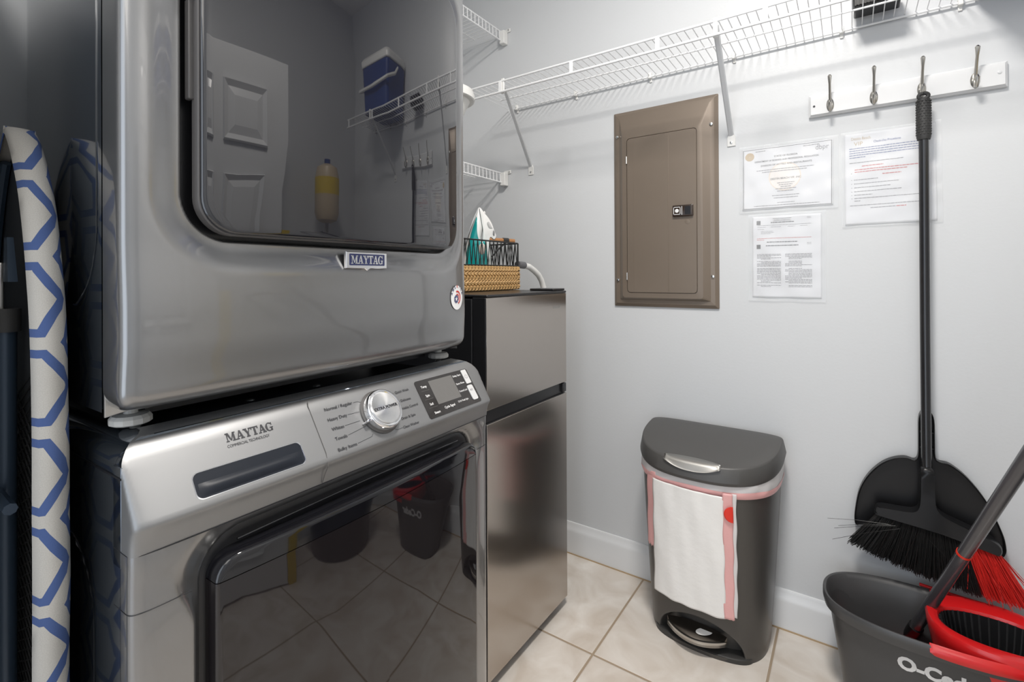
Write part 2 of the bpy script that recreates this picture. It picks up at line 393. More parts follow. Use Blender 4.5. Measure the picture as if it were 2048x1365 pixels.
# ================================================================= WIRE SHELVES
def xshelf():
    r = thing('wire_shelf', 'long white ventilated wire shelf high on the wall above the breaker panel', 'shelf')
    x0, x1 = -1.30, .72; yf, yb = 1.555, 1.838; zt, zl = 1.931, 1.888
    MB().tube([(x0, yf, zt), (x1, yf, zt)], .0042).build('front_rod', M_white, r)
    MB().tube([(x0+.02, yf-.004, zl), (x1, yf-.004, zl)], .0046).build('lower_rod', M_white, r)
    MB().tube([(x0+.04, yb, zt-.005), (x1, yb, zt-.005)], .0035).build('back_rod', M_white, r)
    MB().tube([(x0+.06, yf+.155, zt-.006), (x1, yf+.155, zt-.006)], .003).build('middle_rod', M_white, r)
    n = int((x1-x0)/.0254); m = MB(); m2 = MB()
    for i in range(n):
        x = x0+.012+i*.0254
        mm = m
        mm.tube([(x, yf, zt+.003), (x, yb+.004, zt+.0005), (x, yb+.005, zt-.006)], .0014, 5)
    tag(m.build('cross_wires', M_white, r), kind='stuff')
    for x in (-1.125, -.813, -.504, -.195, .115, .42, .70):
        MB().box(x-.007, x+.007, yf-.0055, yf-.0035, zl, zt).build('lip_bar', M_white, r, bevel=.0008)
    for x in (-1.24, -.942, -.626, -.329, -.019, .257, .50, .69):
        c = MB().box(x-.006, x+.006, yb-.006, D-.0002, zt-.012, zt+.010).box(x-.005, x+.005, D-.005, D-.0002, zt-.024, zt-.01)
        c.build('wall_clip', M_whitep, r, bevel=.002)
    for xt, xb in ((-1.115, -1.171), (-.33, -.341), (.45, .44)):
        b = MB(); W = .009
        P0 = Vector((xt, yf+.004, zt-.012)); P1 = Vector((xb, D-.006, 1.655))
        dd_ = (P1-P0).normalized(); nrm = Vector((0, dd_.z, -dd_.y)).normalized()
        rings = []
        for P in (P0, P1):
            rings.append([P+Vector((-W, 0, 0)), P-nrm*.006+Vector((-W*.5, 0, 0)), P-nrm*.006+Vector((W*.5, 0, 0)), P+Vector((W, 0, 0)), P+nrm*.002+Vector((W*.6, 0, 0)), P+nrm*.002+Vector((-W*.6, 0, 0))])
        b.loft(rings)
        br = b.build('brace', M_grey, r, smooth=False)
        MB().box(xt-.007, xt+.007, yf-.002, yf+.006, zl-.006, zt+.010).build('brace_hook', M_whitep, br, bevel=.002)
        t = MB().loft([[(xb-.014, D-.001, 1.618), (xb+.014, D-.001, 1.618), (xb+.014, D-.001, 1.650), (xb+.008, D-.001, 1.662), (xb-.008, D-.001, 1.662), (xb-.014, D-.001, 1.650)],
                       [(xb-.013, D-.004, 1.619), (xb+.013, D-.004, 1.619), (xb+.013, D-.004, 1.649), (xb+.007, D-.010, 1.661), (xb-.007, D-.010, 1.661), (xb-.013, D-.004, 1.649)]])
        t.build('foot_plate', M_whitep, br, bevel=.001)
        MB().lathe([(.0045, 0), (.004, .003), (0, .004)], (xb, D-.0042, 1.632), (0, -1, 0), 12).build('screw', M_screw, br)
    off(r, (0, D, 1.93))
xshelf()
def yshelf(z, label, dense, y1=1.825, xf=-1.318):
    r = thing('wall_shelf', label, 'shelf', 'short wire shelves on the left wall')
    y0 = .75; xb = XL+.01
    MB().tube([(xf, y0, z), (xf, y1, z)], .0036).build('front_rod', M_white, r)
    MB().tube([(xf+.002, y0, z-.042), (xf+.002, y1, z-.042)], .0036).build('lower_rod', M_white, r)
    MB().tube([(xb, y0, z-.004), (xb, y1, z-.004)], .0036).build('back_rod', M_white, r)
    MB().tube([(xf-.14, y0, z-.006), (xf-.14, y1-.02, z-.006)], .0028).build('middle_rod', M_white, r)
    m = MB(); m2 = MB()
    for i in range(42):
        y = y1-.012-i*.0254
        m.tube([(xf, y, z+.002), (xb, y, z-.001)], .0014, 5)
        m2.tube([(xf+.001, y, z), (xf+.002, y, z-.042)], .0019, 5)
    tag(m.build('cross_wires', M_white, r), kind='stuff'); tag(m2.build('lip_wires', M_white, r), kind='stuff')
    if y1 < 1.8: off(r, (XL, D-.3, z)); return
    b = MB().box(xf-.004, xf+.022, y1-.006, D-.0005, z-.058, z+.002).box(xf+.0, xf+.040, D-.006, D-.0005, z-.002, z+.014)
    br = b.build('end_bracket', M_whitep, r, bevel=.003)
    MB().lathe([(.004, 0), (.0035, .003), (0, .004)], (xf+.031, D-.0062, z+.006), (0, -1, 0), 12).build('screw', M_screw, br)
    off(r, (XL, D-.3, z))
yshelf(2.292, 'short white wire shelf end, the upper one beside the dryer, with slim end bracket', 0)
yshelf(1.640, 'short white wire shelf end, the lower one behind the iron, with slim end bracket', 1)

# white lidded tub on the lower left-wall shelf
tb = thing('lidded_bowl', 'round white plastic bowl with a rimmed lid, half hidden behind the dryer', 'bowl')
yshelf(1.72, 'wire shelf on the left wall carrying the round white bowl, hidden behind the dryer', 2, 1.45, -1.262)
tx, ty = -1.268, 1.385; ZT = 1.7228
MB().lathe([(.040, 0), (.046, .004), (.075, .060), (.104, .122), (.108, .130), (.1, .131), (0, .131)], (tx, ty, ZT), seg=40).build('body', M_whitep, tb)
MB().lathe([(.113, .110), (.117, .113), (.117, .132), (.112, .136), (.112, .146), (.104, .150), (.09, .152), (0, .152)], (tx, ty, ZT), seg=48).build('lid', M_whitep, tb)
off(tb, (tx, ty, ZT))

# black folded thing and blue cooler on the long shelf
cr = thing('black_crate', 'black ribbed plastic box lying on the wire shelf above the hook rail', 'box')
m = MB().box(.012, .122, 1.735, 1.822, 1.946, 1.99)
m.build('body', M_black, cr, bevel=.004)
for i in range(14): MB().box(.014+i*.0078, .018+i*.0078, 1.7315, 1.7345, 1.947, 1.966).build('rib', M_black, cr)
m = MB().box(.009, .125, 1.730, 1.827, 1.978, 1.990).build('rim', M_black, cr, bevel=.002)
off(cr, (.067, 1.78, 1.936))
co = thing('cooler', 'blue hard cooler with white lid and handle at the right end of the wire shelf', 'cooler')
def rr3(x0, x1, y0, y1, z, r=.03): return [(x, y, z) for x, y in rrect(x0, x1, y0, y1, r, 5)]
MB().loft([rr3(.275, .555, 1.585, 1.825, 1.937), rr3(.262, .57, 1.572, 1.832, 2.17)]).build('body', M_cooler, co, bevel=.006)
MB().loft([rr3(.255, .577, 1.567, 1.838, 2.17), rr3(.255, .577, 1.567, 1.838, 2.205), rr3(.275, .557, 1.585, 1.82, 2.228)]).build('lid', M_whitep, co, bevel=.006)
MB().tube([(.252, 1.70, 2.14), (.248, 1.66, 2.10), (.25, 1.563, 2.06), (.41, 1.555, 2.05), (.58, 1.563, 2.06), (.585, 1.66, 2.10), (.58, 1.70, 2.14)], .009).build('handle', M_whitep, co)
off(co, (.416, 1.70, 1.936))

# ================================================================= HOOK RAIL
hr = thing('hook_rail', 'white beaded coat rail with four nickel double hooks', 'coat rack')
X0, X1, Z0, Z1 = -.108, .350, 1.672, 1.742
MB().loft([[(x, D-.0003, z) for x, z in rrect(X0, X1, Z0, Z1, .001, 1)], [(x, D-.010, z) for x, z in rrect(X0, X1, Z0, Z1, .001, 1)],
           [(x, D-.015, z) for x, z in rrect(X0+.005, X1-.005, Z0+.005, Z1-.005, .001, 1)], [(x, D-.018, z) for x, z in rrect(X0+.006, X1-.006, Z0+.006, Z1-.006, .001, 1)]]).build('board', M_trim, hr, smooth=False)
MB().lathe([(.0035, 0), (.0035, .0005)], (-.093, D-.018, 1.704), (0, -1, 0), 12).build('screw_hole', M_ink, hr)
MB().lathe([(.0045, 0), (.0045, .0015), (.003, .0022)], (.333, D-.018, 1.712), (0, -1, 0), 16).build('plug', M_trim, hr)
for x in (-.050, .060, .171, .284):
    y = D-.018; zc = 1.705
    h = MB().loft([[(x+.010*a*cos(t), y-d, zc-.004+.020*a*sin(t)) for t in [2*pi*k/20 for k in range(20)]] for a, d in ((1, 0), (1, .002), (.7, .005), (.1, .006))]).build('hook', M_nickel, hr)
    def pth(P): return [(x, y-a, zc+b) for a, b in P]
    MB().tube(pth([(.003, -.012), (.010, .004), (.016, .018), (.022, .034), (.032, .052), (.037, .066), (.037, .074), (.037, .0785)]), [.0035, .0042, .0040, .0036, .0036, .0050, .0058, .0030], 10).build('upper_prong', M_nickel, h)
    MB().tube(pth([(.004, -.002), (.006, -.018), (.014, -.026), (.024, -.026), (.030, -.018), (.031, -.006), (.030, .001)]), [.0042, .0045, .0042, .0042, .0045, .0060, .0035], 10).build('lower_prong', M_nickel, h)
off(hr, (.12, D, 1.707))

# ================================================================= PAPERS
def sheet(name, label, x0, x1, z0, z1, mx0, mx1, mz0, mz1, tilt, seed):
    """paper plus the plastic sleeve or laminate margins around it; tilt turns it in the wall plane"""
    r = thing(name, label, 'paper notice'); cx, cz = (x0+x1)/2, (z0+z1)/2; rnd = random.Random(seed)
    ct, st = cos(tilt), sin(tilt)
    def fn(a, b, d):
        X, Z = a-cx, b-cz; return (cx+X*ct-Z*st, D-.0012-d, cz+X*st+Z*ct)
    ph = [rnd.uniform(0, 6) for _ in range(6)]
    def wav(a, b): return .0012+.0010*sin(a*31+ph[0])*sin(b*27+ph[1])+.0007*sin(a*70+b*40+ph[2])+.0005*sin(b*95-a*30+ph[3])
    NX, NZ = 36, 40
    m = MB(); rows = []
    for j in range(NZ+1):
        rows.append([fn(x0+(x1-x0)*i/NX, z0+(z1-z0)*j/NZ, .0002+wav(x0+(x1-x0)*i/NX, z0+(z1-z0)*j/NZ)) for i in range(NX+1)])
    m.grid(rows); m.build('page', M_paper, r, solid=.0003)
    m = MB(); rows = []
    a0, a1, b0, b1 = x0-mx0, x1+mx1, z0-mz0, z1+mz1
    for j in range(NZ+1):
        rows.append([fn(a0+(a1-a0)*i/NX, b0+(b1-b0)*j/NZ, .0021+wav(a0+(a1-a0)*i/NX, b0+(b1-b0)*j/NZ)*1.15) for i in range(NX+1)])
    m.grid(rows); m.build('plastic_sleeve', M_clear, r)
    def fp(a, b, d=0): return fn(a, b, .00075+wav(a, b)+d)
    return r, fp
def bars(m, fp, a0, a1, b, h, rnd, gap=.0012, lo=.003, hi=.011, fill=1):
    """a line of print too small to read"""
    a = a0
    while a < a1:
        wd = min(rnd.uniform(lo, hi), a1-a)
        n = max(1, int(wd/.006)); 
        for k in range(n):
            p, q = a+wd*k/n, a+wd*(k+1)/n
            m.add([fp(p, b), fp(q, b), fp(q, b+h), fp(p, b+h)], [(0, 1, 2, 3)])
        a += wd+gap
    return m
rnd = random.Random(3)
# 1 licence certificate
r, fp = sheet('certificate', 'landscape state hotel licence with black border and tan seal, laminated, beside the breaker panel', -.306, -.044, 1.390, 1.598, .010, .014, .010, .010, radians(-.3), 1)
T = lambda s, x, z, size, m=M_ink, al='LEFT', bold=0, width=None: text('print', s, size, m, r, lambda a, b, d: fp(x+a, z+b, .0001), al, bold, width=width)
m = MB()
for (a0, a1, b0, b1) in ((-.303, -.047, 1.5935, 1.595), (-.303, -.047, 1.393, 1.3945), (-.303, -.3015, 1.393, 1.595), (-.0485, -.047, 1.393, 1.595)):
    n = 30
    for k in range(n):
        if a1-a0 > b1-b0: p, q = a0+(a1-a0)*k/n, a0+(a1-a0)*(k+1)/n; m.add([fp(p, b0), fp(q, b0), fp(q, b1), fp(p, b1)], [(0, 1, 2, 3)])
        else: p, q = b0+(b1-b0)*k/n, b0+(b1-b0)*(k+1)/n; m.add([fp(a0, p), fp(a1, p), fp(a1, q), fp(a0, q)], [(0, 1, 2, 3)])
m.build('border', M_ink, r, smooth=False)
def disc(cx, cz, r0, r1, n=36, nr=4):
    m = MB()
    for k in range(n):
        t0, t1 = 2*pi*k/n, 2*pi*(k+1)/n
        for j in range(nr):
            p, q = r0+(r1-r0)*j/nr, r0+(r1-r0)*(j+1)/nr
            m.add([fp(cx+p*cos(t0), cz+p*sin(t0), -.0001), fp(cx+q*cos(t0), cz+q*sin(t0), -.0001), fp(cx+q*cos(t1), cz+q*sin(t1), -.0001), fp(cx+p*cos(t1), cz+p*sin(t1), -.0001)], [(0, 1, 2, 3)])
    return m
disc(-.283, 1.571, .001, .014).build('seal', M_gold, r, smooth=False)
disc(-.178, 1.495, .001, .044).build('watermark', mat('watermark', (.84, .80, .77), .6), r, smooth=False)
mm = disc(-.178, 1.495, .044, .047, nr=1); mm.build('watermark_ring', M_tan, r, smooth=False)
T('STATE OF FLORIDA', -.175, 1.562, .0078, al='CENTER', bold=.0001); T('DEPARTMENT OF BUSINESS AND PROFESSIONAL REGULATION', -.175, 1.549, .0078, al='CENTER', bold=.0001, width=.185)
T('DIVISION OF HOTELS AND RESTAURANTS', -.175, 1.534, .0078, al='CENTER', bold=.0001)
T('DESTIN BEACH VIP, INC.', -.175, 1.486, .0088, al='CENTER', bold=.0001, width=.09)
T('dbpr', -.092, 1.570, .022, M_greyink, width=.036)
m = MB()
for b, a0, a1 in ((1.520, -.262, -.095), (1.513, -.245, -.115), (1.473, -.2, -.15), (1.4665, -.195, -.155), (1.46, -.19, -.16), (1.4535, -.205, -.145), (1.446, -.2, -.152), (1.432, -.215, -.135), (1.424, -.21, -.14), (1.408, -.2, -.15), (1.400, -.27, -.08), (1.586, -.125, -.08), (1.585, -.265, -.235)):
    bars(m, fp, a0, a1, b, .0022, rnd)
tag(m.build('small_print', M_greyink, r, smooth=False), kind='stuff')
off(r, (-.175, D, 1.49))
# 2 check-out page
r, fp = sheet('notice', 'portrait check-out page in a clear sleeve, partly behind the broom handle', -.014, .204, 1.322, 1.604, .008, .012, .006, .006, radians(.4), 2)
T('Destin Beach', .004, 1.583, .0125, M_gold, width=.048); T('VIP', .011, 1.566, .0165, M_gold); T('Check-Out Procedures', .060, 1.570, .0088, M_blueink, bold=.00015, width=.065)
m = MB(); m2 = MB()
for i, b in enumerate((1.556, 1.549, 1.542, 1.535, 1.528)): bars(m, fp, -.001, .180 if i < 4 else .04, b, .0022, rnd)
m.build('intro_print', M_blueink, r, smooth=False)
m = MB()
for b, a0, a1 in ((1.512, -.001, .13), (1.459, .010, .07), (1.447, .010, .12), (1.435, .010, .10), (1.423, .01, .125), (1.412, .01, .055), (1.402, .01, .185), (1.394, .01, .025), (1.380, -.001, .185), (1.371, .05, .11)): bars(m, fp, a0, a1, b, .0023, rnd)
for b in (1.4795, 1.459, 1.447, 1.435, 1.423, 1.412, 1.402): m.add([fp(.003, b), fp(.005, b), fp(.005, b+.002), fp(.003, b+.002)], [(0, 1, 2, 3)])
tag(m.build('small_print', M_greyink, r, smooth=False), kind='stuff')
for b, a0, a1 in ((1.500, .03, .083), (1.490, .012, .185), (1.483, .012, .14), (1.471, .08, .125), (1.371, .112, .135)): bars(m2, fp, a0, a1, b, .0023, rnd)
tag(m2.build('red_print', M_redink, r, smooth=False), kind='stuff')
off(r, (.095, D, 1.46))
# 3 tax certificate
r, fp = sheet('registration_page', 'portrait registration certificate full of small print, the lowest of the three wall papers', -.276, -.076, 1.092, 1.366, .012, .012, .012, .008, radians(-.2), 5)
m = MB(); bars(m, fp, -.214, -.160, 1.3555, .0012, rnd, lo=.05, hi=.06); bars(m, fp, -.214, -.160, 1.3475, .0008, rnd, lo=.05, hi=.06)
T('Certificate of Registration', -.187, 1.3497, .0052, al='CENTER', width=.047)
for z in (1.337, 1.256): m.add([fp(-.263, z), fp(-.251, z), fp(-.251, z+.014), fp(-.263, z+.014)], [(0, 1, 2, 3)])
for b, a0, a1 in ((1.342, -.22, -.152), (1.2765, -.232, -.142), (1.2645, -.235, -.14)): bars(m, fp, a0, a1, b, .0028, rnd)
tag(m.build('heading_print', M_ink, r, smooth=False), kind='stuff')
m = MB(); 
for b, a0, a1 in ((1.356, -.116, -.104), (1.352, -.116, -.104), (1.272, -.116, -.104), (1.268, -.116, -.104), (1.328, -.26, -.235), (1.328, -.22, -.19), (1.328, -.17, -.15), (1.328, -.135, -.115), (1.334, -.26, -.104), (1.321, -.26, -.24), (1.314, -.25, -.215), (1.310, -.25, -.212), (1.306, -.25, -.22)): bars(m, fp, a0, a1, b, .0013, rnd)
b = 1.240
while b > 1.125:
    if rnd.random() > .12:
        bars(m, fp, -.262 if rnd.random() > .3 else -.25, -.19 if rnd.random() > .15 else -.22, b, .0020, rnd); bars(m, fp, -.178 if rnd.random() > .4 else -.168, -.102 if rnd.random() > .2 else -.13, b, .0020, rnd)
    b -= .0040
tag(m.build('small_print', M_greyink, r, smooth=False), kind='stuff')
m = MB(); bars(m, fp, -.262, -.104, 1.290, .0014, rnd); bars(m, fp, -.262, -.24, 1.285, .0014, rnd); tag(m.build('red_print', M_redink, r, smooth=False), kind='stuff')
off(r, (-.176, D, 1.23))

# ================================================================= FRIDGE
fg = thing('mini_fridge', 'tall narrow two-door stainless fridge with black sides between the machines and the wall', 'fridge')
FX, FY0, FY1 = -.832, 1.078, 1.541
MB().box(-1.33, -.885, FY0+.002, FY1-.002, .03, 1.105).build('cabinet', M_fblack, fg, bevel=.004)
def fdoor(z0, z1):
    d = MB().box(-.882, FX-.003, FY0, FY1, z0, z1).build('door', M_fblack, fg, bevel=.002)
    MB().box(FX-.003, FX, FY0+.0005, FY1-.0005, z0+.0005, z1-.0005).build('steel_front', M_steel, d, bevel=.0012)
    return d
d1 = fdoor(.793, 1.108); d2 = fdoor(.035, .755)
MB().box(-.880, FX-.010, FY0+.004, FY1-.004, .756, .792).build('grip_recess', M_fblack, fg)
MB().box(-.870, FX-.001, FY1-.022, FY1+.001, .758, .790).build('middle_hinge', M_fblack, fg, bevel=.003)
MB().box(-1.32, -.80-.03, FY0+.001, FY1-.001, 1.108, 1.116).build('top_panel', M_fblack, fg, bevel=.003)
MB().box(-.93, -.835, 1.455, 1.536, 1.1165, 1.124).build('hinge_cover', M_fblack, fg, bevel=.002)
MB().tube([(-.855, 1.5415, .672), (-.855, 1.553, .672)], .009, 12).build('side_knob', M_black, fg)
for x in (-.9, -1.28):
    for y in (1.11, 1.51): MB().tube([(x, y, 0), (x, y, .033)], .014, 12).build('foot', M_black, fg)
text('badge', 'VISSANI', .0135, M_screw, fg, lambda a, b, d: (FX+d+.0003, 1.448+a, 1.056+b), width=.05)
off(fg, (-1.08, 1.31, 0))

# ================================================================= BASKET, IRON, BRUSH
bk = thing('basket', 'rectangular woven seagrass basket with black wire top on the fridge', 'basket')
bx0, bx1, by0, by1 = -1.27, -1.03, 1.155, 1.553; zb = 1.1175
def perim(s, inset=0):
    """point along the rounded rectangle at arc fraction"""
    return s
def bpath(n, ins=0):
    P = rrect(bx0+ins, bx1-ins, by0+ins, by1-ins, .02, 4); P.append(P[0]); L = [0]
    for a, b in zip(P, P[1:]): L.append(L[-1]+math.hypot(b[0]-a[0], b[1]-a[1]))
    out = []
    for k in range(n+1):
        s = L[-1]*k/n; i = 0
        while i < len(L)-2 and L[i+1] < s: i += 1
        f = (s-L[i])/(L[i+1]-L[i]); a, b = P[i], P[i+1]; tx_, ty_ = (b[0]-a[0])/(L[i+1]-L[i]), (b[1]-a[1])/(L[i+1]-L[i])
        out.append((a[0]+(b[0]-a[0])*f, a[1]+(b[1]-a[1])*f, ty_, -tx_, s))
    return out
PP = bpath(420)
for row in range(5):
    z = zb+.0095+row*.0168; m = MB()
    for st in range(3):
        pts = []
        rs = []
        for (x, y, nx, ny, s) in PP:
            ph = s/.052*2*pi*(1 if row % 2 else -1)+st*2*pi/3
            d = .0045*sin(2*ph); pts.append((x+nx*(d-.006), y+ny*(d-.006), z+.0052*sin(ph))); rs.append(.0056+.0010*sin(ph*1+row))
        m.tube(pts, rs, 6, False)
    m.build('braid', M_rope, bk)
MB().box(bx0+.008, bx1-.008, by0+.008, by1-.008, zb+.002, zb+.008).build('base', M_rope, bk)
zr0, zr1 = 1.206, 1.291
for z, rr_ in ((zr0, .0024), (zr1, .0030)):
    MB().tube([(x, y, z) for x, y, *_ in bpath(100, .004)], rr_, 6, False).build('rim_wire', M_bwire, bk)
m = MB(); Q = bpath(108, .004)
for k in range(0, 108, 2):
    a, b, c = Q[k], Q[k+1], Q[(k+2) % 108]
    m.tube([(a[0], a[1], zr0), (b[0], b[1], zr1)], .0017, 5); m.tube([(b[0], b[1], zr1), (c[0], c[1], zr0)], .0017, 5)
tag(m.build('zigzag_wires', M_bwire, bk), kind='stuff')
for x in (bx0+.009, bx1-.009):
    for y in (by0+.009, by1-.009): MB().tube([(x, y, zr0), (x, y, zr1)], .0026, 6).build('corner_wire', M_bwire, bk)
off(bk, (-1.15, 1.355, zb))

ir = thing('steam_iron', 'white and teal steam iron standing upright in the basket', 'iron')
def pillow(poly, xc, hw, prof=((1.0, .0), (1.0, .55), (.93, .8), (.78, .95), (.5, 1.0))):
    cx = sum(p[0] for p in poly)/len(poly); cz = sum(p[1] for p in poly)/len(poly)
    rings = []
    for s, d in reversed(prof): rings.append([(xc-hw*d, cx+(a-cx)*s, cz+(b-cz)*s) for a, b in poly])
    for s, d in prof: rings.append([(xc+hw*d, cx+(a-cx)*s, cz+(b-cz)*s) for a, b in poly])
    return MB().loft(rings)
ix = -1.125
def smoothpoly(P, n=4):
    out = []; N = len(P)
    for i in range(N):
        p0, p1, p2, p3 = P[i-1], P[i], P[(i+1) % N], P[(i+2) % N]
        for k in range(n):
            t = k/n
            out.append(tuple(.5*((2*p1[c])+(-p0[c]+p2[c])*t+(2*p0[c]-5*p1[c]+4*p2[c]-p3[c])*t*t+(-p0[c]+3*p1[c]-3*p2[c]+p3[c])*t**3) for c in (0, 1)))
    return out
# soleplate: boat shape facing -y, tip up
sole = MB(); rings = []
for k in range(16):
    t = k/15; z = 1.128+t*.290; yy = 1.298+.112*t**1.6; hw = .056*(1-t**2.6)+.0008
    rings.append([(ix-hw, yy, z), (ix+hw, yy, z), (ix+hw, yy+.004, z), (ix-hw, yy+.004, z)])
sole.loft(rings).build('soleplate', M_sole, ir)
body = MB(); rings = []
for k in range(20):
    t = k/19; z = 1.130+t*.289; yf_ = 1.302+.112*t**1.6; hw = (.053*(1-t**2.4)+.002)
    back = interp([(0, 1.462), (.2, 1.452), (.45, 1.425), (.60, 1.425), (.75, 1.437), (.9, 1.433), (1, 1.418)], t)
    cy_ = (yf_+back)/2; hd = (back-yf_)/2+.001
    rings.append([(ix+hw*(abs(cos(a))**.8)*(1 if cos(a) > 0 else -1)*(1-.35*max(0, sin(a))), cy_+hd*(abs(sin(a))**.7)*(1 if sin(a) > 0 else -1), z) for a in [2*pi*j/24 for j in range(24)]])
body.loft(rings).build('body', M_ironw, ir, angle=60)
teal = smoothpoly([(1.404, 1.385), (1.380, 1.345), (1.362, 1.300), (1.345, 1.25), (1.343, 1.15), (1.455, 1.15), (1.452, 1.285), (1.43, 1.288), (1.412, 1.305), (1.405, 1.335)], 4)
pillow(teal, ix, .0555, ((1.0, .0), (1.0, .5), (.96, .8), (.88, .96), (.7, 1.0))).build('water_tank', M_teal, ir, angle=60)
MB().lathe([(.020, 0), (.020, .006), (.014, .009), (0, .009)], (ix+.050, 1.431, 1.265), (1, 0, 0), 24).build('dial', mat('dial_grey', (.5, .46, .42), .4), ir)
hp = smoothpoly([(1.418, 1.418), (1.445, 1.398), (1.468, 1.380), (1.487, 1.358), (1.502, 1.330), (1.511, 1.312), (1.500, 1.303), (1.478, 1.312), (1.470, 1.285), (1.480, 1.25), (1.494, 1.20), (1.49, 1.135), (1.44, 1.135), (1.445, 1.2), (1.432, 1.27), (1.436, 1.33), (1.43, 1.36)], 3)
pillow(hp, ix, .022, ((1.0, .0), (1.0, .5), (.97, .8), (.92, 1.0))).build('handle', M_ironw, ir, angle=60)
pillow(smoothpoly([(1.455, 1.362), (1.470, 1.368), (1.492, 1.342), (1.489, 1.338), (1.468, 1.340)], 3), ix, .024).build('thumb_rest', mat('iron_grey', (.55, .55, .55), .3), ir)
pillow(smoothpoly([(1.492, 1.336), (1.502, 1.328), (1.500, 1.312), (1.490, 1.318)], 3), ix, .025).build('button', mat('button_grey', (.25, .25, .26), .3), ir)
MB().lathe([(.006, 0), (.007, .003), (.005, .006)], (ix, 1.444, 1.399), (0, .8, .6), 12).build('spray_nozzle', M_ironw, ir)
def _turn(o):
    for c in [x for x in bpy.data.objects if x.parent == o]:
        for v in c.data.vertices:
            a, n = (v.co.y-1.40)*.66, v.co.x-ix
            v.co.x, v.co.y = ix+.78*a+.62*n, 1.40+.62*a-.78*n
        c.data.update()
_turn(ir)
off(ir, (ix, 1.39, 1.128))

lb = thing('wooden_handled_brush', 'round wooden handle with a black band lying across the basket', 'brush')
MB().tube([(-1.16, 1.50, 1.310), (-1.105, 1.615, 1.307)], .0085, 14).build('handle', M_wood, lb, angle=50)
MB().tube([(-1.127, 1.568, 1.3085), (-1.117, 1.59, 1.308)], .0105, 14).build('band', M_rubber, lb, angle=50)
MB().tube([(-1.122, 1.580, 1.300), (-1.135, 1.545, 1.27), (-1.15, 1.530, 1.245), (-1.20, 1.525, 1.240), (-1.21, 1.50, 1.195)], .0035, 8).build('wire_arm', M_bwire, lb)
MB().box(-1.25, -1.195, 1.42, 1.52, 1.128, 1.20).build('head', M_rubber, lb, bevel=.01)
off(lb, (-1.14, 1.5, 1.126))
cd = thing('white_hose', 'curved white hose with grey cuff drooping behind the fridge from the basket', 'hose')
HX = -1.052
MB().tube([(HX, 1.575, 1.210), (HX, 1.605, 1.209), (HX, 1.640, 1.205), (HX, 1.678, 1.190), (HX, 1.712, 1.172), (HX, 1.735, 1.150), (HX, 1.752, 1.12), (HX, 1.758, 1.08), (HX, 1.76, 1.0), (HX-.01, 1.765, .5), (HX-.01, 1.765, .012)], .0118, 14, True).build('tube', M_whitep, cd)
MB().tube([(HX, 1.560, 1.212), (HX, 1.606, 1.2095)], .0138, 14).build('cuff', mat('cuff_grey', (.12, .12, .13), .4), cd)
off(cd, (HX, 1.76, 0))

# ================================================================= WASHER AND DRYER (local frame: x forward, y along the front)
MO = (-.697, .21, 0); MR = radians(1.5)
def sblend(u, n): return (1-min(.9995, abs(u))**n)**(1/n)
def plan_curve(xs, x0, k, n, hw, hwe, cnt=90):
    """points (x,y) from the left seam round the front to the right seam"""
    dense = []; nl, nr = n if isinstance(n, tuple) else (n, n)
    for i in range(801):
        t = pi*i/800; c, s = cos(t), sin(t); n = nl if c > 0 else nr
        u = -(abs(c)**(2/n))*(1 if c > 0 else -1); v = abs(s)**(2/n)
        dense.append((xs+(x0-xs)*v-k*u*u*v, hw+hwe*u))
    L = [0]
    for a, b in zip(dense, dense[1:]): L.append(L[-1]+math.hypot(b[0]-a[0], b[1]-a[1]))
    out = []; i = 0
    for q in range(cnt+1):
        s = L[-1]*q/cnt
        while i < len(L)-2 and L[i+1] < s: i += 1
        f = (s-L[i])/max(1e-9, L[i+1]-L[i]); out.append((dense[i][0]*(1-f)+dense[i+1][0]*f, dense[i][1]*(1-f)+dense[i+1][1]*f))
    return out
def sdf_rr(a, b, a0, a1, b0, b1, r):
    ca, cb = (a0+a1)/2, (b0+b1)/2; qx = abs(a-ca)-(a1-a0)/2+r; qy = abs(b-cb)-(b1-b0)/2+r
    return math.hypot(max(qx, 0), max(qy, 0))+min(max(qx, qy), 0)-r

# ---------------- washer
ws = thing('washing_machine', 'silver-grey front-load washer under the dryer, with dial and black glass door', 'washing machine', None, MO, MR)
Wd = .686; WH = .977
def side_panel(parent, x0, x1, z0, z1, y, flip, name='side_panel'):
    """stamped sheet-metal side: flat rim and a recessed long panel"""
    N_, K = 60, 60; m = MB(); rows = []
    for i in range(N_+1):
        x = x0+(x1-x0)*i/N_; row = []
        for j in range(K+1):
            z = z0+(z1-z0)*j/K
            d = sdf_rr(x, z, x0+.05, x1-.095, z0+.14, z1+.3 if flip == 2 else z1-.12, .09)
            dep = .006*ease((.012-d)/.024) - .004*ease((-.03-d)/.02) + .003*ease((-.065-d)/.02)
            row.append((x, y+dep, z))
        rows.append(row)
    m.grid(rows); return m.build(name, M_side, parent, angle=60)
out = []
R_ = .034
for k in range(9):
    t = pi/2*k/8; out.append((Wd-R_+R_*sin(t) if False else R_-R_*cos(t), WH-.004-R_+R_*sin(t)))
poly = [(.0, .03)]+out+[(Wd-a, b) for a, b in reversed(out)]+[(Wd, .03)]
MB().prism([(a if a > .0 else .0, b) for a, b in poly], lambda a, b, d: (d, a+(.0006 if a < .01 else 0), b), -.74, -.0225).build('cabinet', M_side, ws, angle=50)
MB().prism([(a+.0006, min(b, .9610)) if a < .3 else (a-.0006, min(b, .9610)) for a, b in poly], lambda a, b, d: (d, a, b), -.024, -.0150).build('front_rim', M_side, ws, angle=50)
MB().box(-.024, -.0012, -.0002, Wd+.0002, .83, .948).build('front_post', M_side, ws, bevel=.001)
sp = side_panel(ws, -.735, -.003, .035, .935, -.0002, 1)
